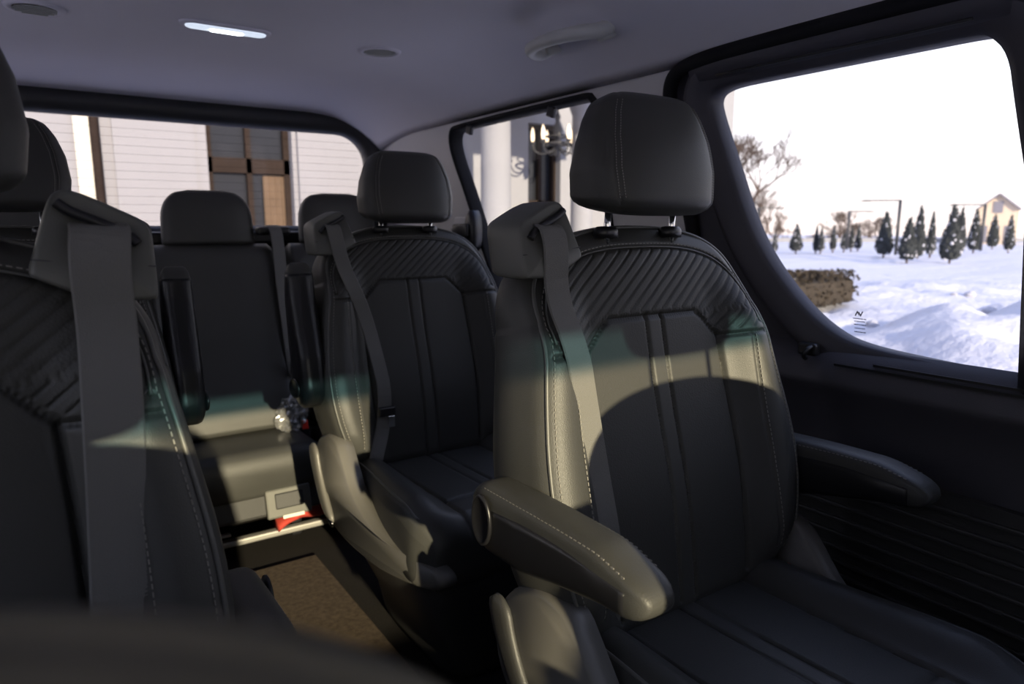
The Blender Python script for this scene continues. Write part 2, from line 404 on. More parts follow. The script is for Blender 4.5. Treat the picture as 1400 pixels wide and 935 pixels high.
# ------------------------------------------------------------------ ceiling fittings
def ceil_frame(x, y):
    z = ceil_z(x, y); dx = (ceil_z(x+.01, y)-ceil_z(x-.01, y))/.02; dy = (ceil_z(x, y+.01)-ceil_z(x, y-.01))/.02
    n = Vector((dx, dy, -1)).normalized()
    q = Vector((0, 0, -1)).rotation_difference(n)
    return Vector((x, y, z)), q
def disc_ring(r0, r1, z0, z1, n=40):
    prof = [(r0, z1), (r0+.002, z0), (r1-.004, z0), (r1, z1)]
    return [[(r*math.cos(2*math.pi*j/n), r*math.sin(2*math.pi*j/n), z) for r, z in prof] for j in range(n+1)]
for i, (x, y, lab) in enumerate(((.885, 1.99, 'round grey ceiling air vent right of the lit ceiling lamp'), (.045, 2.06, 'round ceiling air vent with dark open slats at the left end of the ceiling'))):
    loc, q = ceil_frame(x, y)
    t = thing('ceiling_vent', lab, 'vent', loc); t.rotation_mode = 'QUATERNION'; t.rotation_quaternion = q
    O('vent_ring', loftm('vent_ring', disc_ring(.046, .064, -.006, .002), head, cap=False, closed=False), t)
    O('vent_backing', boxm('vent_backing', (0, 0, .0), (.088, .088, .003), plasticm if i == 0 else blackp, bev=.0), t)
    bmx = None
    for k in range(6):
        yy = -.036+.0145*k; hw_ = math.sqrt(max(.0001, .045**2-yy**2))
        O('slat', boxm('slat', (0, yy, -.005), (2*hw_, .0125, .002), beige, rot=rx(12 if i == 0 else 40), bev=.001), t)
loc, q = ceil_frame(.455, 1.98)
t = thing('ceiling_lamp', 'slim lit ceiling lamp with a bright white centre', 'lamp', loc); t.rotation_mode = 'QUATERNION'; t.rotation_quaternion = q
t.rotation_quaternion = q @ Matrix.Rotation(R(0), 3, 'Z').to_quaternion()
def capsule(l, w_, n=10):
    return [(l/2*c+w_/2*math.cos(a), w_/2*math.sin(a)) for c, A in ((1, -90), (-1, 90)) for a in [R(A+180*k/n) for k in range(n+1)]]
O('lamp_bezel', loftm('lamp_bezel', [[(x, y, z) for x, y in capsule(.165, wd)] for wd, z in ((.062, .002), (.060, -.005), (.054, -.007))], head), t)
O('lamp_diffuser', loftm('lamp_diffuser', [[(x, y, z) for x, y in capsule(.155, wd)] for wd, z in ((.044, -.005), (.042, -.010), (.034, -.012))], lampglow), t)
O('lamp_led', loftm('lamp_led', [[(x*.42, y*.55, z) for x, y in capsule(.155, .04)] for z in (-.010, -.0145)], ledm), t)
# grab handle
g = thing('grab_handle', 'pale grey grab handle on the ceiling edge above the right seats', 'handle')
def cpt(x, y, d): return Vector((x, y, ceil_z(x, y)-d))
hp = smooth([cpt(1.15, 1.50, -.004), cpt(1.14, 1.51, .02), cpt(1.115, 1.52, .040), cpt(1.075, 1.50, .050), cpt(1.055, 1.44, .056), cpt(1.055, 1.36, .056), cpt(1.08, 1.30, .048), cpt(1.12, 1.285, .03), cpt(1.155, 1.29, -.004)], 3)
O('grip', tubem('grip', hp, [.015 + .004*abs(2*i/(len(hp)-1)-1) for i in range(len(hp))], beige, 12), g)
for yy, xx in ((1.50, 1.15), (1.30, 1.155)):
    o = O('mounting_foot', boxm('mounting_foot', cpt(xx, yy, .010), (.05, .032, .03), beige, rot=ry(-22), bev=.010, seg=3, smooth=True), g)
# small clips above the rear side window
for i, (y, lab) in enumerate(((2.13, 'small black clip on the top edge of the rear side window, nearer the tail'), (1.665, 'small black clip on the top edge of the rear side window, nearer the headrest'))):
    c = O('window_clip', boxm('window_clip', PR(y, .325, -.024), (.014, .034, .030), blackp, rot=rx(18), bev=.004), None); tag(c, lab, 'clip')
# belt anchor on the rear pillar
a = thing('belt_anchor', 'black upper belt anchor loop at the rear edge of the side window', 'belt anchor', tuple(PR(2.22, -.02, -.02)))
O('anchor_cover', loftm('anchor_cover', [[Vector((d, yy*k, zz*k)) for yy, zz in sell(.035, .075, 20, 2.2)] for d, k in ((.01, 1.0), (-.02, 1.0), (-.03, .8))], blackp), a)
O('anchor_loop', boxm('anchor_loop', (-.035, .045, 0), (.018, .11, .05), blackp, bev=.008, seg=3, smooth=True), a)
O('webbing', ribbon('webbing', [(-.03, .10, .0), (-.005, .12, -.05), (-.0, .125, -.24)], (0, 1, 0), .045, web), a)
O('anchor_plate', boxm('anchor_plate', (.012, .12, -.03), (.012, .09, .16), pill, bev=.004), a)

# ------------------------------------------------------------------ the captain seats
H0, REC = .43, R(12)
def B2L(x, s, d):      # backrest coordinates -> seat coordinates (x, y back, z up); d = towards the front
    return (x, s*math.sin(REC)-d*math.cos(REC), H0+s*math.cos(REC)+d*math.sin(REC))
HT = [(0, .225), (.05, .258), (.12, .288), (.22, .306), (.32, .302), (.42, .286), (.52, .268)]
def hw(s):
    s = np.asarray(s, float); b = np.interp(s, [a for a, _ in HT], [c for _, c in HT])
    # soften table
    b = (b+np.interp(s-.03, [a for a, _ in HT], [c for _, c in HT])+np.interp(s+.03, [a for a, _ in HT], [c for _, c in HT]))/3
    q = np.clip((s-.52)/.172, 0, 1); return np.where(s > .52, .266*(1-q**2.5)**(1/2.5), b)
def archs(x): return .495+.152*np.clip(1-np.abs(x/.244)**2.8, 0, 1)**(1/2.8)
def lowq(x): return .525-.050*ss(.10, .17, np.abs(x))
LN = lambda f, a, b, n=90: [f(t) for t in np.linspace(a, b, n)]
SEAMS = {
 'arch': [(x, float(archs(x))) for x in .244*np.sin(np.linspace(-math.pi/2, math.pi/2, 160))],
 'low': LN(lambda x: (x, float(lowq(x))), -.25, .25),
 's1': LN(lambda s: (-.019, s), .03, .525), 's2': LN(lambda s: (.019, s), .03, .525),
 'b1': LN(lambda s: (-.155-.012*math.sin(s*6), s), .04, .475), 'b2': LN(lambda s: (.155+.012*math.sin(s*6), s), .04, .475),
 'c1': LN(lambda s: (-.212-.008*math.sin(s*6), s), .07, .475), 'c2': LN(lambda s: (.212+.008*math.sin(s*6), s), .07, .475),
}
def dist(x, s, pl):
    A = np.array(pl); sh = x.shape; X = x.ravel()[:, None]; S = s.ravel()[:, None]; out = np.empty(X.shape[0])
    for i in range(0, len(out), 8000):
        out[i:i+8000] = np.sqrt(((X[i:i+8000]-A[:, 0])**2+(S[i:i+8000]-A[:, 1])**2).min(1))
    return out.reshape(sh)
def gro(d, w_, dep): return -dep*np.exp(-(d/w_)**2)
def depth(x, s, groove=True):
    h = np.maximum(hw(s), 1e-4); t = np.clip(np.abs(x)/h, 0, 1)
    bol = .046*ss(.52, .84, t)*(1-ss(.46, .62, s))*ss(-.02, .12, s)
    d = bol + .014*np.exp(-((s-.2)/.16)**2) + .006*(1-t**2)
    d = d - .040*(1-np.sqrt(np.clip(1-np.clip((t-.84)/.16, 0, 1)**2, 0, 1)))
    d = d - .050*(1-np.sqrt(np.clip(1-np.clip((s-.60)/.093, 0, 1)**2, 0, 1)))
    # the yoke around the quilted panel stands a little proud
    if groove:
        for k, w_, dep in (('arch', .0045, .006), ('low', .0045, .006), ('s1', .0035, .006), ('s2', .0035, .006), ('b1', .004, .009), ('b2', .004, .009), ('c1', .003, .003), ('c2', .003, .003)):
            d = d + gro(dist(x, s, SEAMS[k]), w_, dep)
        inq = (s < archs(x)-.004) & (s > lowq(x)+.009) & (np.abs(x) < .242)
        c = (x*math.sin(R(40))-s*math.cos(R(40)))/.0165; c = np.abs(c-np.round(c))*.0165
        d = d + np.where(inq, gro(c, .0016, .0026), 0)
    return d
def depth1(x, s): return float(depth(np.array([[x]]), np.array([[s]]), False)[0, 0])
_cache = {}
def backrest_meshes():
    if 'b' in _cache: return _cache['b']
    th = np.linspace(0, R(89.0), 90)[1:]
    S = np.concatenate([np.linspace(0, .52, 260), .52+.172*np.sin(th)**(2/2.5)]); HWs = np.concatenate([hw(np.linspace(0, .52, 260)), .266*np.cos(th)**(2/2.5)])
    NF = 290; T = np.linspace(-1, 1, NF)
    X = HWs[:, None]*T[None, :]; SS = np.repeat(S[:, None], NF, 1)
    D = depth(X, SS)
    # rounding of the very bottom
    D = D - .03*(1-np.sqrt(np.clip(1-np.clip((.04-SS)/.04, 0, 1)**2, 0, 1)))
    th_b = .118 - .055*(1-np.sqrt(np.clip(1-np.clip((S-.60)/.093, 0, 1)**2, 0, 1)))
    rows = len(S); V = []; 
    nb = 16
    for i in range(rows):
        for j in range(NF): V.append(B2L(X[i, j], S[i], D[i, j]))
        dR, dL = D[i, -1], D[i, 0]; h = HWs[i]
        for k in range(1, 7):    # right side
            q = k/7; V.append(B2L(h*(1+.02*math.sin(q*math.pi)), S[i], dR+(-th_b[i]+.02-dR)*q))
        for k in range(nb):      # back
            a = 1-2*k/(nb-1); V.append(B2L(h*a*(.985), S[i], -th_b[i]-.0+.02*abs(a)**6))
        for k in range(1, 7):
            q = 1-k/7; V.append(B2L(-h*(1+.02*math.sin(q*math.pi)), S[i], dL+(-th_b[i]+.02-dL)*q))
    n = NF+6+nb+6
    reg = {k: [] for k in ('shell', 'yoke', 'quilted_panel', 'centre_strip', 'centre_panel_a', 'centre_panel_b', 'bolster_a', 'bolster_b')}
    for i in range(rows-1):
        for j in range(n):
            a = i*n+j; b = i*n+(j+1) % n; q = (a, b, b+n, a+n)
            if j < NF-1:
                x = (X[i, j]+X[i+1, j+1])/2; s = (S[i]+S[i+1])/2
                if s > (archs(x) if abs(x) < .244 else .475): r = 'yoke'
                elif s > lowq(x): r = 'quilted_panel' if abs(x) < .244 else 'yoke'
                elif abs(x) < .019: r = 'centre_strip'
                elif abs(x) < .155+.012*math.sin(s*6): r = 'centre_panel_a' if x < 0 else 'centre_panel_b'
                else: r = 'bolster_a' if x < 0 else 'bolster_b'
            else: r = 'shell'
            reg[r].append(q)
    reg['shell'].append(tuple((rows-1)*n+j for j in range(n))); reg['shell'].append(tuple(range(n))[::-1])
    out = {}
    V = np.array(V)
    for k, Q in reg.items():
        used = sorted({v for q in Q for v in q}); mp = {v: i for i, v in enumerate(used)}
        out[k] = mesh(k.rsplit('_', 1)[0] if k[-2:] in ('_a', '_b') else k, V[used], [tuple(mp[v] for v in q) for q in Q],
                      perf if k.startswith('centre_panel') or k == 'quilted_panel' else leather)
    # piping: arch and the outer edges
    pth = [B2L(x, s, depth1(x, s)-.0015) for x, s in SEAMS['arch']]
    edge = []
    for s in np.linspace(.06, .52, 50): h = float(hw(s)); edge.append((h*.955, s))
    for a in np.linspace(0, R(90), 30)[1:]: edge.append((.955*.266*math.cos(a)**(2/2.5), .52+.166*math.sin(a)**(2/2.5)))
    e2 = [(-x, s) for x, s in edge[::-1]][1:]
    eall = edge+e2
    P1 = loft(tube_data(pth, .0017, 6)); P2 = loft(tube_data([B2L(x, s, depth1(x, s)+.0012) for x, s in eall], .0032, 6))
    v, q = join([P1, P2]); out['piping'] = fixn(mesh('piping', v, q, pipem))
    # stitches
    def dashes(pl, off, step=.0085, ln=.0052):
        P = np.array(pl); L = np.concatenate([[0], np.cumsum(np.hypot(*np.diff(P, axis=0).T))]); res = []
        t0 = .004
        while t0+ln < L[-1]:
            pts = []
            for t in (t0, t0+ln):
                x = np.interp(t, L, P[:, 0]); s = np.interp(t, L, P[:, 1]); x2 = np.interp(t+.001, L, P[:, 0]); s2 = np.interp(t+.001, L, P[:, 1])
                tx, ts = x2-x, s2-s; m_ = math.hypot(tx, ts) or 1; x, s = x-ts/m_*off, s+tx/m_*off
                pts.append(Vector(B2L(x, s, depth1(x, s)+.0006)))
            dv = (pts[1]-pts[0]).normalized(); sd = dv.cross(Vector((0, -1, 0))).normalized()*.0007; upv = Vector((0, -.001, 0))
            res.append(([pts[0]-sd, pts[0]+sd, pts[1]+sd, pts[1]-sd, pts[0]-sd+upv, pts[0]+sd+upv, pts[1]+sd+upv, pts[1]-sd+upv], [(4, 5, 6, 7), (0, 4, 7, 3), (1, 2, 6, 5), (0, 1, 5, 4), (3, 7, 6, 2)]))
            t0 += step
        return res
    ds = []
    inner = [(x*.965, s) for x, s in edge[:48]]; inner2 = [(-x, s) for x, s in inner]
    for k, of in (('c1', .004), ('c2', -.004), ('arch', .006)): ds += dashes(SEAMS[k], of)
    for pl in (inner, inner2): ds += dashes(pl, 0)
    v, q = join(ds); out['stitching'] = mesh('stitching', v, q, stitch, smooth=False)
    _cache['b'] = out; return out

CH = .445   # cushion top
def cushion_meshes():
    if 'c' in _cache: return _cache['c']
    N, Mx = 110, 120; L = .53
    rr = np.linspace(0, 1, N); T = np.linspace(-1, 1, Mx)
    reg = {k: [] for k in ('cushion_shell', 'seat_panel_a', 'seat_panel_b', 'centre_strip', 'front_roll', 'side_roll_a', 'side_roll_b')}
    V = []
    # lengthwise parameter: 0 .. .86 top, then round down over the front
    for i, q in enumerate(rr):
        if q < .84: r = q/.84*(L-.06); drop = 0; a = 0
        else: a = (q-.84)/.16*R(90); r = L-.06+.06*math.sin(a); drop = .06*(1-math.cos(a))
        W_ = .243+.030*ss(.05, .45, r); W_ = W_*(1-.10*ss(.44, .53, r)**2)
        for t in T:
            x = W_*t; at = abs(t)
            h = .036*ss(.55, .82, at)*(1-ss(.40, .53, r)*.75) - .045*(1-math.sqrt(max(0, 1-max(0, (at-.84)/.16)**2)))
            h += .010*ss(0, .5, r) + .004*(1-at*at)
            for dd, w_, dp in ((abs(abs(x)-.019), .0035, .005), (abs(abs(x)-.150), .004, .008)):
                h -= dp*math.exp(-(dd/w_)**2) if not (w_ == .0035 and r > .40) else 0
            if abs(x) < .155: h -= .006*math.exp(-((r-.40)/.004)**2)
            V.append((x, .06-r, CH+h-drop))
        h1 = V[-1][2]; h0 = V[-Mx][2]
        for k in range(1, 6): V.append((W_*(1+.015*math.sin(k/5*math.pi)), .06-r, h1+(.315-h1)*k/5))
        V.append((0, .06-r, .31))
        for k in range(5, 0, -1): V.append((-W_*(1+.015*math.sin(k/5*math.pi)), .06-r, h0+(.315-h0)*k/5))
    n = Mx+11
    for i in range(N-1):
        r = .06-V[i*n][1]
        for j in range(n):
            a = i*n+j; b = i*n+(j+1) % n; q = (a, a+n, b+n, b)
            if j < Mx-1:
                x = V[a][0]
                k = 'side_roll_a' if x < -.15 else 'side_roll_b' if x > .15 else 'front_roll' if r > .40 else 'centre_strip' if abs(x) < .019 else 'seat_panel_a' if x < 0 else 'seat_panel_b'
            else: k = 'cushion_shell'
            reg[k].append(q)
    reg['cushion_shell'].append(tuple((N-1)*n+j for j in range(n))[::-1]); reg['cushion_shell'].append(tuple(range(n)))
    V = np.array(V); out = {}
    for k, Q in reg.items():
        used = sorted({v for q in Q for v in q}); mp = {v: i for i, v in enumerate(used)}
        out[k] = fixn(mesh(k.rsplit('_', 1)[0] if k[-2:] in ('_a', '_b') else k, V[used], [tuple(mp[v] for v in q) for q in Q], perf if k.startswith('seat_panel') else leather))
        if V[used][:, 2].mean() > 0 and k != 'cushion_shell':
            me = out[k]
            if sum(p.normal.z for p in me.polygons) < 0: me.flip_normals()
    ds = []
    for s in (-1, 1):
        pth = []
        for q in np.linspace(.04, .95, 60):
            r = q*(L-.03); W_ = (.243+.030*ss(.05, .45, r))*(1-.10*ss(.44, .53, r)**2)
            h = .036*(1-ss(.40, .53, r)*.75)+.010*ss(0, .5, r)-.012
            dr = .06*(1-math.sqrt(max(0, 1-max(0, (r-(L-.06))/.06)**2)))
            pth.append((s*W_*.945, .06-r, CH+h+.001-dr))
        ds.append(loft(tube_data(pth, .0032, 6)))
    for i_, (v, q) in enumerate(ds): out['cushion_piping_'+'ab'[i_]] = fixn(mesh('cushion_piping', v, q, pipem))
    _cache['c'] = out; return out

def headrest_meshes():
    if 'h' in _cache: return _cache['h']
    rings = []; n = 88
    # u 0 bottom .. 1 top
    def prof(u_):
        wd = np.interp(u_, [0, .12, .35, .6, .8, .93, 1], [.120, .133, .139, .133, .119, .103, .088]); dp = np.interp(u_, [0, .15, .4, .7, 1], [.066, .070, .064, .050, .036]); return float(wd), float(dp)
    U = [0, .01, .025, .05, .09]+list(np.linspace(.13, .87, 40))+[.90, .935, .96, .98, .992, 1]
    for u_ in U:
        wd, dp = prof(u_)
        e = min(u_, 1-u_); k = math.sqrt(max(0, 1-max(0, (.09-e)/.09)**2)); sh = .62+.38*k if u_ < .5 else (.80+.20*k)
        sh2 = .35+.65*k
        z = u_*.203; row = []
        for (x, y) in sell(wd*sh, dp*sh2, n, 3.6):
            bow = .012*(1-(x/.13)**2)
            if y < 0: y -= bow*.6 
            for sx_ in (-wd*.80, wd*.80):
                dd = abs(x-sx_); g_ = .0040*math.exp(-(dd/.0026)**2); y += g_ if y < 0 else -g_
            row.append((x, y-.012*math.sin(u_*math.pi)+.02*(u_-.5)+(dp-.052), z+.030*max(0, (y+.03)/.1)*(1-u_)**2))
        rings.append(row)
    V, Fc = loft(rings)
    out = {}
    V = np.array(V); parts = {'headrest_face': [], 'headrest_side_a': [], 'headrest_side_b': []}
    for q in Fc:
        cx = V[list(q)][:, 0].mean()
        parts['headrest_side_a' if cx < -.104 and len(q) == 4 else 'headrest_side_b' if cx > .104 and len(q) == 4 else 'headrest_face'].append(q)
    full = fixn(mesh('t', V, Fc, leather)); vs = [tuple(v.co) for v in full.vertices]; polys = [tuple(p.vertices) for p in full.polygons]
    for k in parts: parts[k] = []
    for q in polys:
        cx = np.mean([vs[i][0] for i in q])
        parts['headrest_side_a' if cx < -.104 and len(q) == 4 else 'headrest_side_b' if cx > .104 and len(q) == 4 else 'headrest_face'].append(q)
    for k, Q in parts.items():
        used = sorted({v for q in Q for v in q}); mp = {v: i for i, v in enumerate(used)}
        out[k] = mesh(k.replace('_a', '').replace('_b', ''), [vs[i] for i in used], [tuple(mp[v] for v in q) for q in Q], leather)
    ds = []
    for sg, of in ((-1, .004), (-1, -.004), (1, .004), (1, -.004)):
        for k in range(5, 41):
            z0 = k*.0045; pp = []
            for zz in (z0, z0+.0028):
                u2 = zz/.203; wd, dp = prof(u2); e = min(u2, 1-u2); kk = math.sqrt(max(0, 1-max(0, (.09-e)/.09)**2)); x = sg*wd*.80+of
                yy = -dp*(.35+.65*kk)*(1-abs(min(1, abs(x)/wd))**3.6)**(1/3.6) - .0072*(1-(x/.13)**2)
                pp.append(Vector((x, yy-.012*math.sin(u2*math.pi)+.02*(u2-.5)+(dp-.052)-.0004, zz+.030*max(0, (yy+.03)/.1)*(1-u2)**2)))
            p0, p1 = pp; sd = Vector((.0006, 0, 0)); u3 = Vector((0, -.0008, 0))
            ds.append(([p0-sd, p0+sd, p1+sd, p1-sd, p0-sd+u3, p0+sd+u3, p1+sd+u3, p1-sd+u3], [(4, 5, 6, 7), (0, 4, 7, 3), (1, 2, 6, 5), (0, 1, 5, 4), (3, 7, 6, 2)]))
    v, q = join(ds); out['headrest_stitching'] = mesh('headrest_stitching', v, q, stitch, smooth=False)
    _cache['h'] = out; return out

def armrest_meshes():
    if 'a' in _cache: return _cache['a']
    rings = []; L = .375
    for l in list(-.055+.0*np.zeros(1))+list(np.linspace(-.05, L-.05, 44))+[L-.046]:
        t = (l+.055)/(L+.005)
        top = .040+.006*math.sin(t*math.pi) - .016*ss(.75, 1, t); bot = float(np.interp(l, [-.06, 0, .08, .16, .25, L], [-.062, -.072, -.068, -.048, -.030, -.018]))
        e0 = max(0, min(1, (l+.055)/.05)); e1 = max(0, min(1, (L-.046-l)/.035))
        k = (1-(1-e0)**2)**.5*(1-(1-e1)**2)**.5; k = max(k, .05)
        wd = float(np.interp(t, [0, .2, .5, .8, 1], [.033, .035, .036, .035, .032]))*(.55+.45*k)
        c = (top+bot)/2; hh = (top-bot)/2*(.15+.85*k)
        row = []
        for (x, z) in sell(wd, hh, 32, 3.6):
            if abs(z-hh*.45) < .003 and abs(x) > wd*.8: x *= .965
            row.append((x, -l, c+z))
        rings.append(row)
    me_ = loftm('armrest', rings, leather); out = {'armrest': me_}
    low = [[(x*1.03, y-.002*0, min(z, .006+.014*math.sin((-y)*9))) if z < .02 else (x*1.03, y, .006+.014*math.sin((-y)*9)) for x, y, z in row] for row in rings[1:-4]]
    out['under'] = loftm('armrest_shell', [[(x, y, z) for x, y, z in row] for row in low], blackp)
    # side cap
    cap = [[(d, -.0+.026*k*math.cos(a), -.012+.040*k*math.sin(a)) for a in np.linspace(0, 2*math.pi, 28)[:-1]] for d, k in ((0, 1), (-.004, 1), (-.006, .9), (-.0045, .84), (-.0045, .0001))]
    out['cap'] = loftm('pivot_cap', cap, blackp)
    ds = []
    for s in (-1, 1):
        for k in range(36):
            l = -.01+.0085*k; t = (l+.055)/(L+.005); wd = float(np.interp(t, [0, .2, .5, .8, 1], [.033, .035, .036, .035, .032]))
            top = .040+.006*math.sin(t*math.pi)-.016*float(ss(.75, 1, t))
            bot = float(np.interp(l, [-.06, 0, .08, .16, .25, L], [-.062, -.072, -.068, -.048, -.030, -.018])); zz = (top+bot)/2+(top-bot)/2*.826-.0006
            p0 = Vector((s*(wd*.80), -l, zz)); p1 = Vector((s*(wd*.80), -l-.005, zz)); sd = Vector((.0007, 0, 0)); u3 = Vector((0, 0, .0016))
            ds.append(([p0-sd, p0+sd, p1+sd, p1-sd, p0-sd+u3, p0+sd+u3, p1+sd+u3, p1-sd+u3], [(4, 5, 6, 7), (0, 4, 7, 3), (1, 2, 6, 5), (0, 1, 5, 4), (3, 7, 6, 2)]))
    v, q = join(ds); out['stitch'] = mesh('armrest_stitching', v, q, stitch, smooth=False)
    _cache['a'] = out; return out

def guide_meshes(a):
    k = 'g%d' % a
    if k in _cache: return _cache[k]
    # a moulded hood over the aisle shoulder: slanted top, highest towards the headrest
    sil = [(p.x, p.y) for p in smooth([Vector((x, z, 0)) for x, z in [(.276, 1.02), (.284, 1.02), (.286, 1.03), (.286, 1.090), (.280, 1.104), (.262, 1.114), (.222, 1.134), (.205, 1.137), (.194, 1.128), (.176, 1.070), (.170, 1.052), (.176, 1.046), (.23, 1.02)]], 2, True)]
    cx_ = sum(p[0] for p in sil)/len(sil); cz_ = sum(p[1] for p in sil)/len(sil); rings = []
    for y, kk, dz in ((.094, .02, 0), (.094, .90, 0), (.0945, .955, 0), (.098, .985, 0), (.104, 1.0, 0), (.150, 1.01, 0), (.178, .99, 0), (.192, .93, 0), (.196, .8, 0), (.197, .02, 0)):
        rings.append([(a*(cx_+(x-cx_)*kk), y+(z-1.05)*.22, cz_+(z-cz_)*kk) for x, z in sil])
    out = {'shell': loftm('guide_shell', rings, plasticm)}
    sp = smooth([(a*.270, .098, 1.080), (a*.262, .101, 1.090), (a*.235, .104, 1.103), (a*.210, .108, 1.114), (a*.200, .109, 1.123)], 2)
    out['slot'] = tubem('guide_slot', sp, .0056, blackp, 8)
    sp2 = [(a*x, .0940+(z-1.05)*.22, z) for x, z in ((.286, 1.056), (.26, 1.057), (.22, 1.060), (.174, 1.066))]
    out['joint'] = tubem('shell_joint', sp2, .0009, blackp, 6)
    _cache[k] = out; return out

def shield_mesh(a):
    k = 'sh%d' % a
    if k in _cache: return _cache[k]
    pts = [(p.x, p.y) for p in smooth([Vector((y, z, 0)) for y, z in [(.16, .44), (.13, .51), (.05, .555), (-.03, .55), (-.07, .50), (-.12, .435), (-.22, .395), (-.36, .375), (-.49, .375), (-.515, .345), (-.46, .315), (-.28, .30), (-.05, .285), (.10, .315), (.16, .37)]], 2, True)]
    V = []; Fc = []; n = len(pts)
    def xat(y): return .283-.03*float(ss(-.25, -.52, y)) if True else 0
    for d, kk in ((-.03, 1.0), (0, 1.0), (.010, .985), (.015, .95)):
        cy = sum(p[0] for p in pts)/n; cz = sum(p[1] for p in pts)/n
        for y, z in pts:
            xx = .285-.045*float(ss(.25, .55, -y))+d
            V.append((a*xx, cy+(y-cy)*kk, z+(cz-z)*(1-kk)*1.2))
    for i in range(3):
        for j in range(n):
            p = i*n+j; q = i*n+(j+1) % n; Fc.append((p, q, q+n, p+n))
    Fc.append(tuple(range(n))); Fc.append(tuple(3*n+j for j in range(n)))
    me = fixn(mesh('side_shield', V, Fc, plasticg))
    # pedestal (tapering), and the lever
    rings = []
    for z, hx, y0, y1 in ((0, .16, -.38, .06), (.02, .165, -.40, .08), (.10, .18, -.42, .10), (.22, .235, -.45, .12), (.30, .262, -.47, .13), (.325, .262, -.47, .13)):
        rings.append([(x, (y0+y1)/2+y, z) for x, y in sell(hx, (y1-y0)/2, 32, 5)])
    ped = loftm('pedestal', rings, plastic)
    lv = []
    for u_ in np.linspace(0, 1, 16):
        e = min(u_, 1-u_)/.15; kk = math.sqrt(1-(1-min(1, e))**2)
        cy = .135-.02*u_-.10*u_**2; cz = .50-.19*u_
        lv.append([(a*(.303+x), cy+y, cz) for x, y in sell(.010*(.3+.7*kk), .030*(.3+.7*kk), 14, 3)])
    lev = loftm('recline_lever', lv, plasticg)
    _cache[k] = (me, ped, lev); return _cache[k]

def seat(label, loc, a, group, hraise=0, armA=None, armB=None, guide=True, belt=None, shields=True, hx=0, ady=0, adz=0, dark_lever=False):
    """a = side of the aisle (-1: aisle left of the seat, +1: right). armA = aisle armrest angle, armB = outer; None = none"""
    t = thing('captain_seat', label, 'seat', loc, group)
    b = backrest_meshes()
    bk = O('backrest', b['shell'], t)
    for k in ('yoke', 'quilted_panel', 'centre_strip', 'centre_panel_a', 'centre_panel_b', 'bolster_a', 'bolster_b', 'piping'):
        O(b[k].name.split('.')[0], b[k], bk)
    o = O('stitching', b['stitching'], bk); o['kind'] = 'stuff'
    c = cushion_meshes(); cu = O('cushion', c['cushion_shell'], t)
    for k in ('seat_panel_a', 'seat_panel_b', 'centre_strip', 'front_roll', 'side_roll_a', 'side_roll_b', 'cushion_piping_a', 'cushion_piping_b'):
        O(c[k].name.split('.')[0], c[k], cu)
    h = headrest_meshes(); hr = O('headrest', h['headrest_face'], t, loc=(hx, .128, 1.112+hraise), rot=(R(-9), 0, 0))
    for k in ('headrest_side_a', 'headrest_side_b'): O('headrest_side', h[k], hr)
    o = O('headrest_stitching', h['headrest_stitching'], hr); o['kind'] = 'stuff'
    for s in (-1, 1):
        O('headrest_post', tubem('headrest_post', [(hx+s*.078, .146, 1.06), (hx+s*.078, .14, 1.135+hraise)], .0058, chrome, 14), t)
        r_ = [[(hx+s*.078+x*k_, .146+y*k_, z) for x, y in sell(.024, .017, 20, 2.2)] for k_, z in ((1.0, 1.078), (.95, 1.092), (.75, 1.097), (.4, 1.098))]
        O('post_socket', loftm('post_socket', r_, blackp), t)
    sh, ped, lev = shield_mesh(a); sh2 = shield_mesh(-a)[0]
    O('pedestal', ped, t)
    O('side_shield', sh, t); O('side_shield', sh2, t)
    lo = O('recline_lever', lev, t)
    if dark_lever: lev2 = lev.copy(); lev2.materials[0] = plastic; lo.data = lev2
    O('lever_tip', boxm('lever_tip', (a*.318, -.02, .325), (.006, .035, .014), chrome, bev=.003), t)
    A = armrest_meshes()
    for side_, ang in ((a, armA), (-a, armB)):
        if ang is None: continue
        ar = O('armrest', A['armrest'], t, loc=(side_*(.325 if a < 0 else .328), .09+ady, (.675 if side_ == a else .645)+adz), rot=(-R(ang), 0, 0))
        cp = O('pivot_cap', A['cap'], ar, loc=(side_*.037, 0, 0)); 
        if side_ > 0: cp.rotation_euler = (0, 0, math.pi)
        o = O('armrest_stitching', A['stitch'], ar); o['kind'] = 'stuff'
        O('armrest_shell', A['under'], ar)
    if guide:
        g_ = guide_meshes(a); go = O('belt_guide', g_['shell'], t, loc=(-.022 if a > 0 and hx else 0, 0, 0)); O('guide_slot', g_['slot'], go); O('shell_joint', g_['joint'], go)
    return t
def belt_path(a, pts, off=.007):
    return [Vector(B2L(a*x, s, depth1(a*x, s)+off+e_)) for x, s, e_ in pts]

AX, AY = .875, .74
grp = 'black leather captain seats in two rows'
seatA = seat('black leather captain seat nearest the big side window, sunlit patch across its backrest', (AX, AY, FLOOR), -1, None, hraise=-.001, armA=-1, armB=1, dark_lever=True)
seatB = seat('black leather captain seat behind the sunlit front right one, beside the aisle', (.885, 1.70, FLOOR), -1, None, hraise=-.012, armA=96, armB=None)
seatC = seat('dark captain seat at the left edge with a wide grey belt down its backrest', (-.16, AY, FLOOR), 1, None, hraise=.008, armA=0, armB=None, hx=.024, ady=.05, adz=-.06)
seatD = seat('dark captain seat partly hidden behind the one at the left edge', (-.065, 1.70, FLOOR), 1, None, hraise=.01, armA=96, armB=None)
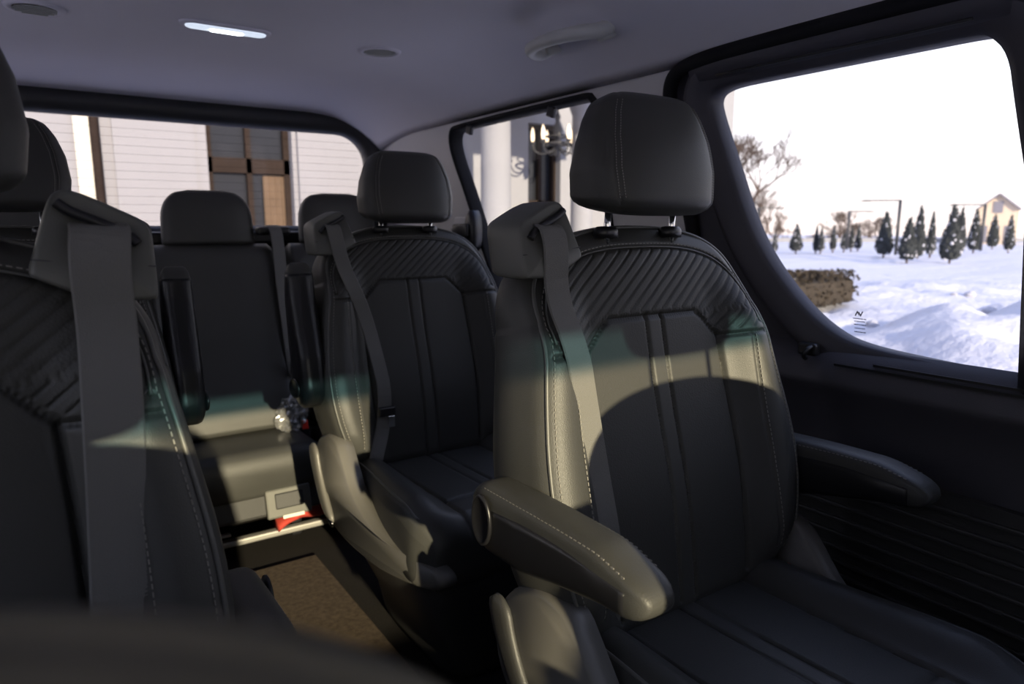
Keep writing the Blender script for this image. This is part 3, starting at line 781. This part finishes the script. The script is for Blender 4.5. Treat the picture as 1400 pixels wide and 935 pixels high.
# front row: only their tops and shadows count
fr = seat('front right passenger seat ahead of the cabin, casting its headrest shadow', (.805, -.17, FLOOR), -1, None, hraise=0.05, guide=False, armA=69); fr.scale = (.945,)*3
fl = seat('front left seat whose blurred shoulder fills the lower left corner', (-.155, -.070, FLOOR), 1, None, hraise=0.0, guide=False); fl.scale = (.965,)*3

# belts (things of their own: they hang from the seats)
def belt(label, base, a, pts, end, width=.047, off=.006, dx=0):
    t = thing('seat_belt', label, 'seat belt', base)
    P = belt_path(a, pts, off)
    st = Vector((a*.236+dx, .098, 1.101)); path = [st+Vector((0, .010, .0)), st+Vector((0, -.010, -.006)), st+Vector((-a*.004, -.016, -.04))]+P+[Vector(p) for p in end]
    Q = smooth(path, 2)
    O('webbing', ribbon('webbing', Q, (1, 0, 0), width, web), t)
    return t
bA = belt('grey belt running down the left bolster of the sunlit seat near the big side window', (AX, AY, FLOOR), -1,
     [(.226, .57, .010), (.216, .48, .004), (.205, .40, .003), (.192, .30, .003), (.184, .2, .003), (.186, .1, .004)], [(-.195, -.0, .45)])
bC = belt('wide grey belt hanging straight down the seat at the left edge', (-.16, AY, FLOOR), 1,
     [(.212, .57, .012), (.207, .48, .008), (.203, .40, .006), (.197, .30, .005), (.190, .2, .004), (.184, .1, .004)], [(.180, -.06, .45)], dx=-.022, width=.056)
bB = belt('narrow belt with a buckle tongue crossing the seat behind the sunlit one', (.885, 1.70, FLOOR), -1,
     [(.215, .57, .012), (.195, .50, .008), (.165, .42, .012), (.150, .30, .02), (.142, .22, .02)], [(-.15, -.0, .56), (-.185, -.03, .49), (-.20, -.035, .45)], width=.040)
O('tongue', boxm('tongue', (-.145, -.012, .600), (.05, .012, .028), blackp, bev=.005), bB)
O('tongue_blade', boxm('tongue_blade', (-.135, -.018, .572), (.020, .004, .032), chrome, bev=.0015), bB)
# buckles
def buckle(label, loc, rot, stalk=True):
    t = thing('belt_buckle', label, 'buckle', loc); t.rotation_euler = rot
    O('buckle_body', boxm('buckle_body', (0, 0, .028), (.030, .020, .056), blackp, bev=.004), t)
    O('release_button', boxm('release_button', (0, -.006, .062), (.024, .014, .034), redp, bev=.003), t)
    return t
buckle('belt buckle with red button beside the cushion of the seat near the side window', (1.122, .70, -.715), (R(-15), R(-8), R(-25)))
buckle('belt buckle with red button standing up between the rear bench cushions', (.746, 2.44, -.785), (R(-10), 0, 0))

# ------------------------------------------------------------------ rear bench
bn = thing('rear_bench', 'dark three-place rear bench below the tail window with folding cushions', 'bench', (.385, 2.5, FLOOR))
BX = (-.03, .515, 1.0)
def bench_back(cx, wd):
    rings = []
    for u_ in np.linspace(0, 1, 40):
        s = u_*.66; e = min(1, (1-u_)/.07); kk = math.sqrt(1-(1-e)**2)
        y = 0+.20*u_; z = .385+.645*u_; row = []
        for (x, yy) in sell(wd/2*(.93+.07*kk), .055*(.35+.65*kk), 60, 6):
            if yy < 0:
                yy -= .016*math.exp(-((u_-.12)/.14)**2)+.010*float(ss(.6, .95, abs(x)/(wd/2)))*(u_ < .9)
                yy += .006*math.exp(-((u_-.145)/.012)**2)
            row.append((cx-.385+x, y+yy, z))
        rings.append(row)
    return loftm('backrest', rings, leather)
for cx in BX:
    O('backrest', bench_back(cx, .425 if cx < .9 else .43), bn)
    rings = []
    for l in np.linspace(0, 1, 36):
        e = min(1, (1-l)/.16); kk = math.sqrt(1-(1-e)**2); y = .02-.33*l
        top = .372+.012*l-.0; h = .055
        c_ = top-.075*1.0; rings.append([(cx-.385+x, y, (top-.082)+z*(.5+.5*kk)-(.0 if kk > .99 else (1-kk)*.012)) for x, z in sell(.222*(.955+.045*kk), .082, 48, 6)])
    O('cushion', loftm('cushion', rings, leather), bn)
    # headrest
    rings = []
    for u_ in list(np.linspace(0, 1, 26)):
        e0 = min(1, u_/.08); e1 = min(1, (1-u_)/.55); k1 = math.sqrt(1-(1-e0)**2); k2 = (1-(1-e1)**2.3)**(1/2.3)
        rings.append([(cx-.385+x, .205+.02*u_+y, 1.028+.195*u_) for x, y in sell(.158*(.96+.04*k1)*(.40+.60*k2)*(1-.05*u_), .045*(.5+.5*k1)*(.3+.7*k2), 32, 3)])
    hh = O('headrest', loftm('headrest', rings, leather), bn)
    # under-seat fascia
    O('fascia', boxm('fascia', (cx-.385, -.285, .225), (.40, .03, .13), plasticg if abs(cx-.495) < .01 else plastic, rot=rx(-8), bev=.01), bn)
    for s in (-1, 1): O('bench_leg', boxm('bench_leg', (cx-.385+s*.15, -.06, .11), (.04, .22, .20), blackp, bev=.01), bn)
# storage bracket and pale tag under the middle cushion
br = O('cushion_bracket', boxm('cushion_bracket', (.215, -.315, .205), (.145, .02, .095), plasticm, rot=rx(-14), bev=.006), bn)
O('bracket_recess', boxm('bracket_recess', (.215, -.328, .215), (.09, .006, .05), plastic, rot=rx(-14), bev=.004), br)
O('bracket_label', boxm('bracket_label', (.225, -.333, .165), (.07, .004, .020), tagm, rot=rx(-14), bev=.001), br)
O('seat_rail', boxm('seat_rail', (.13, -.20, .055), (1.3, .03, .022), metalw, bev=.006), bn)
O('floor_rail', boxm('floor_rail', (.0, -.21, .09), (.10, .02, .010), metalw, bev=.003), bn)
O('backrest_hinge_cover', boxm('hinge_cover', (.03, -.0, .33), (1.2, .06, .06), plastic, bev=.01), bn)
rc = loftm('red_cloth', [[(.20+.17*u_+.008*math.sin(9*u_), y+.006*math.sin(u_*14), .085+.035*math.sin(u_*3)+z+.05*max(0, u_-.75)) for y, z in sell(.05, .022*(1-.3*math.sin(u_*8)), 12, 2.2)] for u_ in np.linspace(0, 1, 14)], redc)
o = O('folded_red_cloth', rc, loc=(.385, 2.30, FLOOR)); tag(o, 'folded red cloth tucked under the middle cushion of the rear bench', 'cloth')
# bench belt hanging between the backrests, with guide, buckle and a clear bag
t = thing('bench_belt', 'dark belt hanging between the two rear bench backrests with chrome buckle tongue', 'seat belt', (.735, 2.62, -.05))
O('webbing', ribbon('webbing', smooth([(0, .10, .045), (0, .04, .05), (0, .0, .01), (-.005, -.04, -.15), (-.005, -.10, -.36), (0, -.13, -.52)], 2), (1, 0, 0), .045, web), t)
O('belt_slot_cover', boxm('belt_slot_cover', (.0, .06, .028), (.12, .06, .03), blackp, bev=.01, seg=3), t)
O('tongue', boxm('tongue', (0, -.15, -.46), (.045, .012, .05), blackp, bev=.005), t)
for s in (-1, 1): O('chrome_bar', boxm('chrome_bar', (s*.012, -.16, -.435), (.006, .006, .045), chrome, bev=.002), t)
bm = bmesh.new(); bmesh.ops.create_icosphere(bm, subdivisions=4, radius=1)
for v in bm.verts:
    n_ = noise.noise(v.co*2.2+Vector((3, 1, 2)))*.55+noise.noise(v.co*6)*.22; v.co = Vector((v.co.x*.052, v.co.y*.035, v.co.z*.06))*(1+n_)
t = thing('plastic_bag', 'small crumpled clear plastic bag with a metal fitting on the rear bench cushion', 'bag', (.69, 2.40, -.665))
mfilm = bpy.data.materials.new('crinkled_film'); mfilm.use_nodes = True
nn = mfilm.node_tree; nn.nodes.clear(); o_ = nn.nodes.new('ShaderNodeOutputMaterial'); mx = nn.nodes.new('ShaderNodeMixShader'); tr = nn.nodes.new('ShaderNodeBsdfTransparent'); gl = nn.nodes.new('ShaderNodeBsdfGlossy'); df = nn.nodes.new('ShaderNodeBsdfDiffuse'); m2 = nn.nodes.new('ShaderNodeMixShader')
gl.inputs['Roughness'].default_value = .12; df.inputs[0].default_value = (.7, .7, .7, 1); m2.inputs[0].default_value = .35; mx.inputs[0].default_value = .28
tr.inputs[0].default_value = (.93, .93, .93, 1)
nn.links.new(gl.outputs[0], m2.inputs[1]); nn.links.new(df.outputs[0], m2.inputs[2]); nn.links.new(tr.outputs[0], mx.inputs[1]); nn.links.new(m2.outputs[0], mx.inputs[2]); nn.links.new(mx.outputs[0], o_.inputs[0])
O('bag_film', bmm('bag_film', bm, mfilm), t)
O('metal_fitting', boxm('metal_fitting', (-.012, -.01, -.02), (.016, .012, .026), chrome, bev=.003), t)

# ------------------------------------------------------------------ outside
GZ = -1.72
def at(u_, v_, dep):
    """point seen at pixel (u, v) at forward distance dep"""
    return (fw + rt*((u_-700)/940) + up*((467.5-v_)/940))*dep
# snow field, finer close to the van
def gh(x, y):
    r = math.hypot(x-.4, y-.5)
    z = GZ + .05*noise.noise(Vector((x*.35, y*.35, 0)))
    if r > 2.5:
        k = min(1, (r-2.5)/2)
        z += k*(.10*noise.noise(Vector((x*.55, y*.55, 2.)))+.07*abs(noise.noise(Vector((x*1.5, y*1.5, 5.))))+.05*noise.noise(Vector((x*3.1, y*3.1, 9.)))*min(1, 20/(r+1)))
    # ploughed bank beside the van, on the right
    for bx_, by_, rx_, ry_, hh_ in ((8.2, 3.2, 3.0, 1.6, .62), (7.0, 1.0, 2.2, 1.6, .55), (12, 3.5, 4, 2.0, .42), (9.8, 6.2, 1.3, 1.0, .20), (17, 8.5, 5, 3, .25), (14.5, 14.5, 4.5, 2.2, .55)):
        d = ((x-bx_)/rx_)**2+((y-by_)/ry_)**2; z += hh_*math.exp(-d*1.2)*(1+.5*noise.noise(Vector((x*1.1, y*1.1, 7.))))
    return z
gx = np.concatenate([np.linspace(-60, -6, 16), np.linspace(-5, 24, 190), np.linspace(25, 110, 40)])
gy = np.concatenate([np.linspace(-60, -6, 16), np.linspace(-5, 24, 190), np.linspace(25, 110, 40)])
V = [(x, y, gh(x, y)) for y in gy for x in gx]; n = len(gx)
Fc = [(j*n+i, j*n+i+1, (j+1)*n+i+1, (j+1)*n+i) for j in range(len(gy)-1) for i in range(n-1)]
struct(O('ground', mesh('ground', V, Fc, snow)))
# snow lumps near the hedge
lump = bmesh.new(); bmesh.ops.create_icosphere(lump, subdivisions=3, radius=1)
for v in lump.verts: v.co *= 1+.25*noise.noise(v.co*1.7)
lm = bmm('snow_clod', lump, snow, True)
for u_, v_, dep, sz, lab in ((1357, 394, 9, .085, 'round white snow clod below the gabled house'), (1331, 364, 15, .10, 'white snow clod on the bank crest right of the widest conifer'), (1128, 401, 12, .10, 'white snow clod at the right foot of the brown hedge'),
                             (1195, 417, 10, .08, 'flat white snow clod on the open snow right of the hedge'), (1309, 362, 15, .06, 'small snow clod below the widest conifer')):
    q = at(u_, v_, dep); d_ = q.normalized()
    o = O('snow_clod', lm, loc=(q.x, q.y, max(gh(q.x, q.y)+sz*.3, GZ))); o.scale = (sz*1.3, sz, sz*.8); tag(o, lab, 'snow clod')
# --- white building behind the van
bld = thing('white_building', 'white plastered building with tall brown windows behind the tail window', 'building', (3.5, 9.0, GZ))
def bw(name, x0, x1, y0, y1, z0, z1, m, parent=bld, bev=0):
    o = O(name, boxm(name, ((x0+x1)/2-3.5, (y0+y1)/2-9.0, (z0+z1)/2-GZ), (x1-x0, y1-y0, z1-z0), m, bev=bev), parent); return o
YF = 8.5
def fx(px): 
    r_ = fw + rt*((px-700)/940) + up*(.22); return r_.x/r_.y*YF
wins = [(fx(287), fx(402), -.8, 3.2), (fx(722), fx(766), -1.0, 1.48), (8.6, 9.4, -1., 1.5)]
# facade in piers between the windows
holes = [[(a, c), (b, c), (b, d), (a, d)] for a, b, c, d in wins]
fac = flat_with_holes('facade_wall', [(-7, GZ), (10.7, GZ), (10.7, 5.2), (-7, 5.2)], holes, .35, plaster, lambda a, b, d: Vector((a-3.5, YF+d-9.0, b-GZ)))
O('facade_wall', fac, bld)
bw('side_wall', 10.35, 10.7, YF+.35, 14, GZ, 5.2, plaster)
bw('roof', -7.3, 10.9, YF-.3, 14.3, 5.2, 5.5, roofm)
for (a, b, c, d) in wins:
    fo = bw('window_frame', a, b, YF+.12, YF+.18, c, c+.06, brown)
    for (p, q, r_, s_) in ((a, a+.07, c, d), (b-.07, b, c, d), ((a+b)/2-.03, (a+b)/2+.03, c, d), (a, b, d-.07, d), (a, b, (.60 if d > 3 else 0.2), (.60 if d > 3 else 0.2)+.17)):
        O('frame_bar', boxm('frame_bar', ((p+q)/2-3.5, YF+.15-9.0, (r_+s_)/2-GZ), (q-p, .06, s_-r_), brown), fo)
    O('pane', boxm('pane', ((a+b)/2-3.5, YF+.20-9.0, (c+d)/2-GZ), (b-a, .01, d-c), paneg), fo)
    bw('room_back', a-.3, b+.3, YF+1.0, YF+1.05, c, d, iron)
a, b, c, d = wins[0]
O('curtain', loftm('curtain', [[((b-.32)+.022*k-3.5, YF+.155+.012*math.sin(k*1.9)-9.0, z-GZ) for k in range(14)] for z in (-.3, .58)], curtain, cap=False, closed=False), bld)
# drain pipe at the left window end
bw('pilaster', fx(160), fx(270), YF-.04, YF, GZ, 4.6, plaster); bw('pilaster', fx(408), fx(520), YF-.06, YF, GZ, 4.6, plaster)
O('drain_pipe', tubem('drain_pipe', [(fx(137)-3.5, YF-.08-9, 0), (fx(135)-3.5, YF-.08-9, 6.3)], .045, brown, 12), bld)
O('reveal_panel', boxm('reveal_panel', ((fx(112)+fx(133))/2-3.5, YF-.02-9.0, 3), (.18, .05, 6), metalw), bld)
# portico columns and slab
for px, y, r_ in ((678, 7.4, .20), (795, 7.6, .16)):
    rr_ = fw + rt*((px-700)/940) + up*.2; x = rr_.x/rr_.y*y
    rings = [[(x-3.5+q*math.cos(2*math.pi*j/28)*1.0, y-9.0+q*math.sin(2*math.pi*j/28), z) for j in range(28)] for q, z in ((r_*1.25, 0), (r_*1.25, .2), (r_, .3), (r_*.92, 3.2), (r_*1.25, 3.35), (r_*1.3, 3.45))]
    O('column', loftm('column', rings, plaster), bld)
bw('portico_slab', 4.2, 6.3, 4.9, YF, 1.9, 2.25, plaster)
# corner column seen at the left end of the big window
for q in (0,):
    rr_ = fw + rt*((997-700)/940) + up*.25; y = 7.0; x = rr_.x/rr_.y*y
    bw('corner_pier', x-.65, x-.10, y-.1, y+.4, GZ, 2.02, plaster); bw('pier_capital', x-.72, x-.04, y-.17, y+.47, 2.02, 2.15, plaster); bw('pier_capital', x-.70, x+.06, y-.23, y+.5, 2.15, 2.6, plaster)
# lantern chandelier hanging under the slab
lp = at(762, 203, 9.3)
ch = thing('candle_chandelier', 'wrought iron chandelier with glowing candle bulbs outside the rear side window', 'chandelier', (lp.x, lp.y, lp.z)); ch.scale = (1.2, 1.2, 1.2)
O('stem', tubem('stem', [(0, 0, -.08), (0, 0, .05), (0, 0, .45)], .012, iron, 8), ch)
O('hub', loftm('hub', [[(r_*math.cos(2*math.pi*j/16), r_*math.sin(2*math.pi*j/16), z) for j in range(16)] for r_, z in ((.01, -.10), (.04, -.07), (.05, 0), (.03, .10), (.055, .2), (.02, .3), (.035, .34), (.01, .4))], iron), ch)
O('hoop', tubem('hoop', [(.15*math.cos(2*math.pi*j/32), .15*math.sin(2*math.pi*j/32), .05) for j in range(32)], .014, iron, 8, closed=True), ch)
O('hoop', tubem('hoop', [(.13*math.cos(2*math.pi*j/32), .13*math.sin(2*math.pi*j/32), .13) for j in range(32)], .009, iron, 8, closed=True), ch)
for k in range(6):
    a_ = 2*math.pi*(k+.3)/6; c_, s_ = math.cos(a_), math.sin(a_)
    arm = O('arm', tubem('arm', smooth([(.04*c_, .04*s_, .0), (.15*c_, .15*s_, -.07), (.26*c_, .26*s_, -.03), (.28*c_, .28*s_, .06)], 2), .009, iron, 6), ch)
    O('candle_cup', tubem('candle_cup', [(.28*c_, .28*s_, .05), (.28*c_, .28*s_, .075)], .030, iron, 10), arm)
    O('candle_bulb', tubem('candle_bulb', [(.28*c_, .28*s_, .075), (.28*c_, .28*s_, .13), (.28*c_, .28*s_, .19), (.28*c_, .28*s_, .235)], [.014, .022, .017, .003], bulbm, 10), arm)

blocker = O('sun_blocker', boxm('sun_blocker', (1.22, -4.3, .4), (1.55, .5, 4.2), plaster, bev=.03)); tag(blocker, 'unseen plastered block added ahead of the van to shade its right side', 'sun blocker')  # invented block, never in view, added to keep sun off the right wall
# --- conifers in a row
def conifer_mesh(seed, slim):
    r_ = random.Random(seed); V = []; Fc = []
    rows, n_ = 26, 22
    for i in range(rows):
        u_ = i/(rows-1); base = (1-u_)**.75*min(1, .55+u_*3.2)
        for j in range(n_):
            a_ = 2*math.pi*j/n_; rr_ = base*(1+.28*noise.noise(Vector((math.cos(a_)*2.4+seed, math.sin(a_)*2.4, u_*9)))+.12*r_.uniform(-1, 1))
            V.append((.5*rr_*math.cos(a_), .5*rr_*math.sin(a_), u_+.012*r_.uniform(-1, 1)))
    for i in range(rows-1):
        for j in range(n_): a = i*n_+j; b = i*n_+(j+1) % n_; Fc.append((a, b, b+n_, a+n_))
    Fc.append(tuple(range(n_))[::-1])
    # sprigs that break the outline
    for k in range(260):
        u_ = r_.random()**1.2; a_ = r_.uniform(0, 2*math.pi); q = .5*(1-u_)**.75*min(1, .55+u_*3.2)
        p = Vector((q*math.cos(a_), q*math.sin(a_), u_*.97)); o2 = Vector((math.cos(a_), math.sin(a_), 1.1))*.075*r_.uniform(.5, 1.2); sd = Vector((-math.sin(a_), math.cos(a_), 0))*.028
        b0 = len(V); V += [p-sd, p+sd, p+o2, p+Vector((0, 0, .05))]; Fc += [(b0, b0+1, b0+2), (b0+1, b0+3, b0+2), (b0+3, b0, b0+2)]
    nb = len(Fc); fm = [0]*nb
    me = mesh('conifer', V, Fc, needle, smooth=False)
    return me
def conifer_snow(seed):
    r_ = random.Random(seed+50); ds = []
    for k in range(34):
        u_ = r_.random()**1.1*.9; a_ = r_.uniform(0, 2*math.pi); q = .47*(1-u_)**.75*min(1, .55+u_*3.2)
        c_ = Vector((q*math.cos(a_), q*math.sin(a_), u_)); s = r_.uniform(.045, .095)*(1-.5*u_); n_ = 7
        rings = [[c_+Vector((s*math.sin(t_)*math.cos(2*math.pi*j/n_), s*math.sin(t_)*math.sin(2*math.pi*j/n_), .45*s*math.cos(t_))) for j in range(n_)] for t_ in (.25, 1.0, 1.8, 2.7)]
        ds.append(loft(rings))
    v, q = join(ds); return mesh('snow_cap', v, q, snow)
CM = [conifer_mesh(k, 0) for k in range(4)]; CS = [conifer_snow(k) for k in range(4)]
crop = lambda x, y: (1000+x/3.5, 180+y/3.5)
TREES = [(180, 515, 565, 28), (206, 480, 566, 30), (308, 445, 565, 58), (403, 450, 564, 28), (426, 460, 565, 34), (485, 450, 560, 30), (538, 475, 556, 34), (572, 455, 555, 28), (605, 450, 555, 32), (728, 390, 580, 76), (840, 415, 605, 80), (890, 362, 588, 62), (950, 388, 580, 42), (1045, 360, 605, 92), (1087, 370, 572, 52), (1158, 378, 560, 58), (1248, 400, 545, 50), (1325, 405, 560, 46)]
PLC = ['leftmost small snow-dusted conifer, beside the paired lamp posts', 'small conifer just right of the leftmost one near the paired lamp posts', 'broad round-topped conifer standing alone in the left part of the row',
       'slim conifer, left one of the close pair right of the round-topped conifer', 'conifer, right one of the close pair right of the round-topped conifer', 'single slim conifer left of the middle lamp post', 'conifer right at the foot of the middle lamp post',
       'slim conifer just right of the middle lamp post', 'slim conifer second to the right of the middle lamp post', 'large pointed conifer left of the tallest lamp post', 'low bushy snow-covered conifer right of the tallest lamp post', 'tall pointed conifer in the middle of the trio right of the tallest lamp post',
       'narrow conifer, rightmost of the trio right of the tallest lamp post', 'widest dark conifer in the right part of the row', 'conifer tucked behind the widest one on its right', 'conifer in front of the left corner of the gabled house', 'slim conifer before the middle of the gabled house', 'rightmost conifer cut off by the window frame']
TP = []
for i, (x, ty, by, wd) in enumerate(TREES):
    u_, vb = crop(x, by); vt = crop(x, ty)[1]; dep = 1.52*940/(vb-306.5); p = at(u_, vb, dep); hgt = (vb-vt)/940*dep*1.03; wdt = wd/3.5/940*dep*1.15
    t = thing('conifer_tree', 'dark '+PLC[i] if 0 else PLC[i], 'tree', (p.x, p.y, p.z-.05), 'conifers in a row on the snow')
    o = O('crown', CM[i % 4], t); o.scale = (wdt, wdt, hgt); o.rotation_euler = (0, 0, rnd.uniform(0, 6))
    o2 = O('snow_cap', CS[i % 4], t); o2.scale = (wdt, wdt, hgt); o2.rotation_euler = o.rotation_euler; o2['kind'] = 'stuff'
    O('trunk', tubem('trunk', [(0, 0, -.25), (0, 0, .3)], .05, bark, 8), t)
# snow mound line carrying the row is part of the ground; lamp posts
LP = [((95, 562), (97, 322), (15, 330), 'lamp post with an arm to the left, leftmost in the window'), ((120, 562), (123, 364), (243, 362), 'lamp post with an arm to the right, second from the left in the window'),
      ((552, 556), (552, 380), (676, 374), 'lamp post with a faint arm to the right, in the middle of the conifer row'), ((786, 580), (790, 328), (627, 338), 'tallest lamp post, its long arm pointing left, beside the large pointed conifer'),
      ((1192, 562), (1194, 348), (1050, 350), 'lamp post with an arm to the left, in front of the gabled house')]
for (b_, t_, a_, lab) in LP:
    ub, vb = crop(*b_); ut, vt = crop(*t_); ua, va = crop(*a_); dep = 1.5*940/(vb-306.5); p = at(ub, vb, dep); q = at(ut, vt, dep); r_ = at(ua, va, dep)
    h_ = q.z-p.z; t = thing('lamp_post', lab, 'lamp post', (p.x, p.y, p.z-.1), None)
    O('pole', tubem('pole', [(0, 0, 0), (0, 0, h_+.1)], .085, iron, 10), t)
    O('arm', boxm('arm', ((r_.x-p.x)/2, (r_.y-p.y)/2, h_+.08), ((r_-q).length, .09, .08), iron, rot=Matrix.Rotation(math.atan2(r_.y-p.y, r_.x-p.x), 3, 'Z')), t)
    O('lamp_head', boxm('lamp_head', ((r_.x-p.x)*.92, (r_.y-p.y)*.92, h_+.05), (.5, .12, .05), iron, rot=Matrix.Rotation(math.atan2(r_.y-p.y, r_.x-p.x), 3, 'Z')), t)
# --- bare trees
def bare(seed, h, spread=1.0, dep=6, r0=.16, m=bark):
    r_ = random.Random(seed); ds = []
    def br(p, d, l, r, k):
        pts = [p]; dd = d.copy()
        for i in range(3):
            dd = (dd+Vector((r_.uniform(-.14, .14), r_.uniform(-.14, .14), r_.uniform(-.03, .10)))).normalized(); pts.append(pts[-1]+dd*l/3)
        rr_ = [r, r*.88, r*.76, r*.62]
        ds.append(loft(tube_data(pts, rr_, 5 if k < 3 else 3), cap=False))
        if k >= dep: return
        for i in range(3 if k < 5 else 2):
            ax = Vector((r_.uniform(-1, 1), r_.uniform(-1, 1), r_.uniform(-.2, .5))).normalized()
            nd = (dd*(.95)+ax*.72*spread).normalized(); br(pts[-1] if i else pts[2], nd, l*r_.uniform(.64, .84), max(r*.60, .014), k+1)
    br(Vector((0, 0, 0)), Vector((0, 0, 1)), h*.26, r0, 0)
    v, q = join(ds); return mesh('branches', v, q, m)
BM = [bare(3, 8.2, dep=7), bare(9, 6.5, dep=6), bare(14, 5, dep=6)]
bt = [(1026, 341, 40, 1.12, 0, 'tall bare tree at the left end of the big window'), (1044, 341, 52, .95, 1, 'bare tree behind the paired lamp posts'), (1060, 340, 70, .9, 2, 'small bare tree right of the paired lamp posts')]
for u_, v_, dep, s, k, lab in bt:
    p = at(u_, v_, dep); t = thing('bare_tree', lab, 'tree', (p.x, p.y, p.z-.3)); o = O('branches', BM[k], t); o.scale = (s, s, s); o.rotation_euler = (0, 0, k*1.7)
# far birches
ORD = ['first', 'second', 'third', 'fourth', 'fifth', 'sixth', 'seventh', 'eighth', 'ninth', 'tenth', 'eleventh', 'twelfth', 'thirteenth']
for i, (u_, s) in enumerate([(1068, .6), (1076, .4), (1097, .45), (1110, .4), (1128, .55), (1138, .75), (1146, 1.0), (1156, .8), (1163, .95), (1172, .7), (1180, .9), (1188, .75), (1196, .85)]):
    p = at(u_, 338, 85+4*(i % 3)); t = thing('bare_tree', 'far brown leafless tree on the horizon, '+ORD[i]+' of these counted from the left', 'tree', (p.x, p.y, p.z-.3), 'far leafless trees on the horizon')
    o = O('branches', BM[i % 3], t); o.scale = (s*.9, s*.9, s*.78); o.rotation_euler = (0, 0, i*1.3)
# --- hedge in front of the snow bank
hp0, hp1 = at(1000, 405, 11.5), at(1158, 402, 14.2)
hd = thing('clipped_hedge', 'brown clipped hedge topped with snow in front of the snow bank', 'hedge', (hp0.x, hp0.y, min(hp0.z, hp1.z)-.12))
r_ = random.Random(4); V = []; Fc = []; dv = (hp1-hp0); dv.z = 0; L = dv.length+2.15; dv.normalize(); nv = Vector((-dv.y, dv.x, 0))
st0 = -dv*2.6
for k in range(5200):
    l = r_.uniform(0, L); a_ = r_.random(); ww = r_.uniform(-.42, .42); z = r_.uniform(0, .52)+.06*noise.noise(Vector((l*1.4, 0, 0)))
    if r_.random() < .5: z = .48+r_.uniform(0, .16)+.08*noise.noise(Vector((l*1.8, 3, 0)))
    p = st0+dv*l+nv*ww+Vector((0, 0, z)); s = r_.uniform(.03, .06); a1 = Vector((r_.uniform(-1, 1), r_.uniform(-1, 1), r_.uniform(-1, 1))).normalized()*s; a2 = Vector((r_.uniform(-1, 1), r_.uniform(-1, 1), r_.uniform(.2, 1))).normalized()*s*1.4
    b0 = len(V); V += [p-a1, p+a1, p+a2]; Fc.append((b0, b0+1, b0+2))
o = O('leaves', mesh('leaves', V, Fc, hedgem, smooth=False), hd); o['kind'] = 'stuff'
O('twig_core', boxm('twig_core', tuple(st0+dv*L/2+Vector((0, 0, .25))), (L, .7, .48), hedgem, rot=Matrix.Rotation(math.atan2(dv.y, dv.x), 3, 'Z'), bev=.08), hd)
for k in range(14):
    l = r_.uniform(.3, L-.5); c_ = st0+dv*l+nv*r_.uniform(-.1, .4)+Vector((0, 0, .54))
    O('snow_patch', bmm('snow_patch', (lambda b_: (bmesh.ops.create_icosphere(b_, subdivisions=2, radius=1, matrix=Matrix.Translation(c_) @ Matrix.Diagonal((r_.uniform(.15, .4), r_.uniform(.12, .25), .07, 1))), b_)[1])(bmesh.new()), snow, True), hd)
# --- gabled house
p = at(1359, 337, 62); hs = thing('gabled_house', 'cream gabled house beyond the conifers at the right end of the window', 'house', (p.x, p.y, p.z-.4))
dx_ = rt; ang = math.atan2(rt.y, rt.x)
hs.rotation_euler = (0, 0, math.atan2(-p.x, p.y))
pr = [(-1.55, 0), (1.55, 0), (1.55, 3.7), (0, 5.0), (-1.55, 3.7)]
O('house_wall', loftm('house_wall', [[(x, y, z) for x, z in pr] for y in (0, 5)], housem, smooth=False), hs)
for s in (-1, 1): O('roof_slope', boxm('roof_slope', (s*.84, 2.4, 4.36), (2.15, 5.4, .14), roofm, rot=ry(s*40)), hs)
for x, z, w_, h_ in ((0, 3.9, .7, 1.0), (-.9, 1.5, .5, 1.5), (.9, 1.5, .5, 1.5), (0, 1.5, .5, 1.5)): O('house_window', boxm('house_window', (x, -.03, z), (w_, .08, h_), roofm), hs)
p = at(1235, 341, 70)
o = O('low_wall', boxm('low_wall', (0, 0, .6), (34, .3, 1.5), plaster, bev=.03), loc=(p.x, p.y, p.z-.2), rot=(0, 0, ang)); tag(o, 'long low pale wall far behind the conifer row', 'wall')

# --- printed mark on the big side window (small emblem over lines of tiny print)
gm = thing('glass_marking', 'small dark printed emblem and fine print near the lower edge of the big window', 'marking', tuple(PR(.775, -.205, .012)))
def bars(name, items):
    bm = bmesh.new()
    for y, z, w_, h_, a_ in items:
        bx(bm, (-.22*0, 0, 0), (.0006, w_, h_), rx(a_)); 
        for v in bm.verts[-8:]: v.co += Vector((-.22*z, y, z))
    return bmm(name, bm, inkm)
def bars2(items):
    ds = []
    for y, z, w_, h_, a_ in items:
        c_, s_ = math.cos(R(a_)), math.sin(R(a_)); q = [(-w_/2, -h_/2), (w_/2, -h_/2), (w_/2, h_/2), (-w_/2, h_/2)]
        v = [(-.22*z+e_, y+a*c_-b*s_, z+a*s_+b*c_) for e_ in (-.0004, .0004) for a, b in q]
        ds.append((v, [(0, 1, 2, 3), (4, 7, 6, 5), (0, 4, 5, 1), (1, 5, 6, 2), (2, 6, 7, 3), (3, 7, 4, 0)]))
    return join(ds)
v, q = bars2([(-.0055, .021, .0022, .011, 22), (.0015, .021, .0018, .009, -35), (-.0015, .021, .0018, .009, -35), (.0055, .021, .0022, .011, 22)])
O('emblem', mesh('emblem', v, q, inkm, smooth=False), gm)
it = []; r_ = random.Random(2)
for row, (z, l) in enumerate(((.010, .028), (.004, .022), (-.003, .026), (-.011, .022), (-.019, .024))):
    y = -l/2
    while y < l/2: s = r_.uniform(.0008, .0022); it.append((y, z, s, .0018, 0)); y += s+.0008
v, q = bars2(it); o = O('fine_print', mesh('fine_print', v, q, inkm, smooth=False), gm); o['kind'] = 'stuff'
